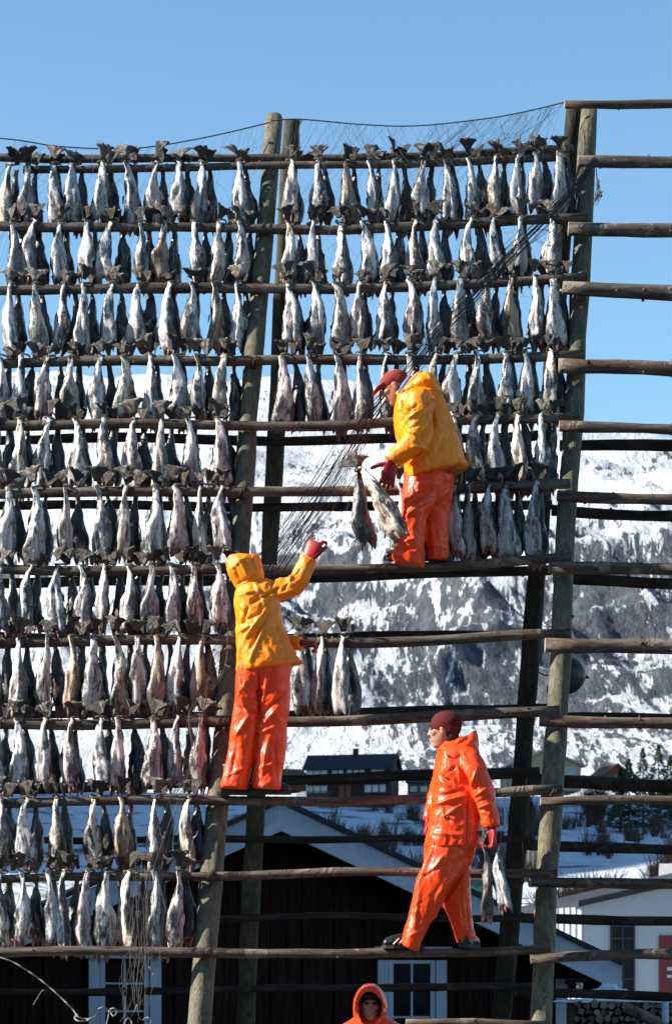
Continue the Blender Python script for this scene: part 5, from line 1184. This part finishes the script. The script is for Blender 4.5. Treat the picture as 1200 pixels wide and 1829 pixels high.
for q in range(150):                        # long slanting meshes over the hanging fish
    x = rn.uniform(20, 1010); y = ropey(x); L = rn.uniform(60, 420) * (1 if rn.random() < .6 else .4); ang = R(rn.uniform(100, 140))
    x1 = x + math.cos(ang) * L; y1 = y + math.sin(ang) * L; mx = (x + x1) / 2 + rn.uniform(-12, 12); my = (y + y1) / 2 + rn.uniform(2, 18)
    netline(bm, [(x, y), (mx, my), (x1, y1)], -.02, -.24, .0009, 5)
for q in range(60):
    x = rn.uniform(820, 1010); y = ropey(x); x1 = x - rn.uniform(40, 150); y1 = y + rn.uniform(60, 110)
    netline(bm, [(x, y), ((x + x1) / 2 + 4, (y + y1) / 2 + 6), (x1, y1)], -.01, -.2, .0010, 4)
for q in range(70):                         # the other direction of the meshes
    x = rn.uniform(560, 1000); y = ropey(x); x1 = x + rn.uniform(10, 60); y1 = y + rn.uniform(40, 90)
    if x1 < 1020: netline(bm, [(x, y), ((x + x1) / 2 - 3, (y + y1) / 2 + 5), (x1, y1)], -.01, -.2, .0009, 4)
for q in range(70):                         # cross meshes
    x = rn.uniform(0, 1000); y = rn.uniform(250, 620); netline(bm, [(x, y), (x + rn.uniform(10, 40), y + rn.uniform(10, 50)), (x + rn.uniform(30, 90), y + rn.uniform(40, 130))], -.2, -.22, .0009, 4)
tag(from_bm('net_mesh', bm, M['strand'], net), kind='stuff')
path = [(1064, 285), (1020, 345), (960, 405), (900, 465), (850, 525), (800, 575), (745, 640), (690, 710), (650, 762), (600, 845), (545, 925), (500, 985), (470, 1035)]
bm = bmesh.new()
for q in range(42):
    jx, jy = rn.gauss(0, 1), rn.gauss(0, 1); ctrl = []
    for i, (x, y) in enumerate(path):
        f = i / (len(path) - 1); sp_ = 3 + 6 * math.sin(f * 3.0) + rn.uniform(-2, 2) + (10 * f if f > .6 else 0)
        ctrl.append((x + jx * sp_ * .8 + rn.gauss(0, 2), y + jx * sp_ * .5 + rn.gauss(0, 2)))
    netline(bm, ctrl, -.24, -.30, rn.choice([.0012, .0016, .0024]), 4)
for q in range(26):                         # strands spreading from the bundle towards the hooded worker
    a = rn.uniform(560, 650); b = 1500 - a * 1.05
    netline(bm, [(a, 790 + (620 - a) * 1.2 + rn.uniform(-20, 20)), (a - rn.uniform(30, 60), 900 + rn.uniform(-30, 40)), (rn.uniform(465, 520), rn.uniform(960, 1040))], -.28, -.26, .0011, 5)
tag(from_bm('net_bundle', bm, M['strand'], net), kind='stuff')
bm = bmesh.new()
for q in range(22):                         # the gathered net goes on down behind the hooded worker to the lower left
    x0 = rn.uniform(400, 440); netline(bm, [(x0, rn.uniform(1090, 1150)), (385 + rn.uniform(-18, 14), 1190 + rn.uniform(-20, 20)), (355 + rn.uniform(-18, 14), 1270), (340 + rn.uniform(-16, 16), 1360), (300 + rn.uniform(-20, 22), 1470), (272 + rn.uniform(-16, 20), 1600), (258 + rn.uniform(-18, 18), 1720)], -.2, -.24, rn.choice([.001, .0014]), 5)
for q in range(22):
    x0 = rn.uniform(235, 285); netline(bm, [(x0, rn.uniform(1500, 1640)), (x0 + rn.uniform(-18, 12), 1660 + rn.uniform(-20, 30)), (x0 - rn.uniform(-14, 20), 1715), (x0 - rn.uniform(-2, 26), rn.uniform(1740, 1790)), (x0 - rn.uniform(0, 34), rn.uniform(1795, 1829))], -.2, -.22, rn.choice([.0009, .0013]), 5)
tag(from_bm('net_tail', bm, M['strand_pale'], net), kind='stuff')
bm = bmesh.new()
for q in range(9):                          # tangle hanging off the right-hand post
    x, y = 1060, 300 + q * 4; netline(bm, [(x + 4, y), (1068 + rn.uniform(-3, 4), 330 + rn.uniform(-8, 8)), (1064 + rn.uniform(-4, 10), 352 + rn.uniform(-8, 8)), (1072 + rn.uniform(-8, 4), 345 + rn.uniform(-6, 10)), (1062 + rn.uniform(-4, 4), rn.uniform(352, 372))], -.02, -.05, .0028, 5)
for q in range(12):
    a = rn.uniform(0, 6); netline(bm, [(975 + 18 * math.cos(a + t_) + rn.uniform(-4, 4), 425 + 16 * math.sin(a + t_ * 1.2)) for t_ in (0, 1, 2, 3.2)], -.2, -.2, .0010, 5)
tag(from_bm('net_tangle', bm, M['strand'], net), kind='stuff')
# a pale rope end looping below the left window
bm = bmesh.new()
def rope(ctrl, r=.006, off=-.12, n=6):
    tube_bm(bm, [front(p[0], p[1], off + .02 * math.sin(p[0] * .3)) for p in curve_pts(ctrl, n)], r * .7, 6)
rope([(-120, 1690), (0, 1710), (50, 1734), (90, 1764), (128, 1800), (140, 1816), (158, 1820), (172, 1815)], .0075)
rope([(140, 1812), (134, 1818), (142, 1824), (160, 1822)], .009)
rope([(176, 1802), (186, 1799), (196, 1806), (203, 1815), (209, 1808), (205, 1801), (196, 1804), (194, 1816), (191, 1829), (189, 1845)], .0065)
rope([(220, 1834), (226, 1822), (232, 1819), (236, 1830), (228, 1838)], .0065)
rope([(255, 1822), (263, 1817), (270, 1822), (268, 1829)], .0045)
rope([(240, 1808), (243, 1800), (246, 1794)], .0065); rope([(266, 1726), (270, 1732), (275, 1738), (272, 1742)], .005)
rope([(60, 1795), (74, 1772), (80, 1768)], .0035)
tag(from_bm('rope', bm, M['pale_rope'], None, True), 'pale rope with loose knots looping in front of the lower left window', 'rope')
# dark float hanging between the posts on the right
bm = bmesh.new(); c = back(1014, 1206, .08); ball(bm, c, (.145, .11, .165)); 
for v in bm.verts:
    p = v.co - c
    if p.x > 0: v.co = c + Vector((p.x * (1 + .1 * (1 - abs(p.z) / .17)), p.y, p.z))
    if p.z < -.02 and p.x < .05: v.co = c + Vector((p.x - .12 * min(1, (-p.z) / .16), p.y, p.z * 1.25))
tube_bm(bm, [c + Vector((.155, 0, -.015)), c + Vector((.185, 0, -.022))], [.018, .006], 8)
fl = from_bm('float', bm, M['boot'], None, True); tag(fl, 'dark round rubber float hanging behind the right-hand post', 'float')
bm = bmesh.new(); tube_bm(bm, [c + Vector((-.02, 0, .16)), back(1010, 1140, .0)], .006, 5); tube_bm(bm, [c + Vector((-.14, 0, 0)), back(972, 1206, .02), back(960, 1200, .05)], .006, 5); from_bm('cord', bm, M['rope'], fl)
# jar with sunglasses on the lowest back rail
jb = back(1034, 1773.5, -.1); jx = jb.x
bm = bmesh.new(); base = Vector((jx, jb.y, jb.z + .036)); prof = [(0, 0), (.028, 0), (.03, .006), (.03, .05), (.026, .06), (.024, .062)]
for (h0, h1, r) in (): pass
rg = [[bm.verts.new(base + Vector((math.cos(2 * math.pi * q / 16) * r, math.sin(2 * math.pi * q / 16) * r, z))) for q in range(16)] for r, z in prof[1:]]
for i in range(len(rg) - 1):
    for q in range(16): bm.faces.new((rg[i][q], rg[i][(q + 1) % 16], rg[i + 1][(q + 1) % 16], rg[i + 1][q]))
bm.faces.new(rg[0][::-1]); bm.faces.new(rg[-1])
k = NT('jar_glass'); k.set((.6, .5, .35), .1, .6); k.b.inputs['Transmission Weight'].default_value = .6; M['jar'] = k.m
tag(from_bm('glass_jar', bm, M['jar'], None, True), 'small glass jar standing on the dark lowest back rail under sunglasses', 'jar')
sg_ = empty('sunglasses', base + Vector((-.02, 0, .075))); tag(sg_, 'dark sunglasses lying on the small jar on the back rail at the lower right', 'sunglasses')
for (x, wd, hh, rz) in ((-.085, .055, .036, .1), (.005, .042, .026, -.3)):
    bm = bmesh.new(); c0 = base + Vector((x, -.02, .082 - (.015 if x < -.05 else .003))); n = 18
    pr_ = [(math.cos(2 * math.pi * q / n) * wd, math.sin(2 * math.pi * q / n) * hh * (1.0 if math.sin(2 * math.pi * q / n) < 0 else .55)) for q in range(n)]
    a = [bm.verts.new(c0 + Vector((px_, 0, pz))) for px_, pz in pr_]; b = [bm.verts.new(c0 + Vector((px_, .006, pz))) for px_, pz in pr_]
    bm.faces.new(a); bm.faces.new(b[::-1])
    for q in range(n): bm.faces.new((a[q], b[q], b[(q + 1) % n], a[(q + 1) % n]))
    bmesh.ops.recalc_face_normals(bm, faces=bm.faces); from_bm('lens', bm, M['glass_dark'], sg_)
bm = bmesh.new(); tube_bm(bm, [base + Vector((-.14, -.02, .085)), base + Vector((-.085, -.022, .092)), base + Vector((-.04, -.022, .088)), base + Vector((.0, -.022, .097)), base + Vector((.05, -.02, .09)), base + Vector((.055, .06, .07))], .005, 6); from_bm('frame', bm, M['cap_red'] if False else simple('brown_plastic', (.05, .018, .01), None, .3, 10), sg_)
print('objects', len(bpy.data.objects))
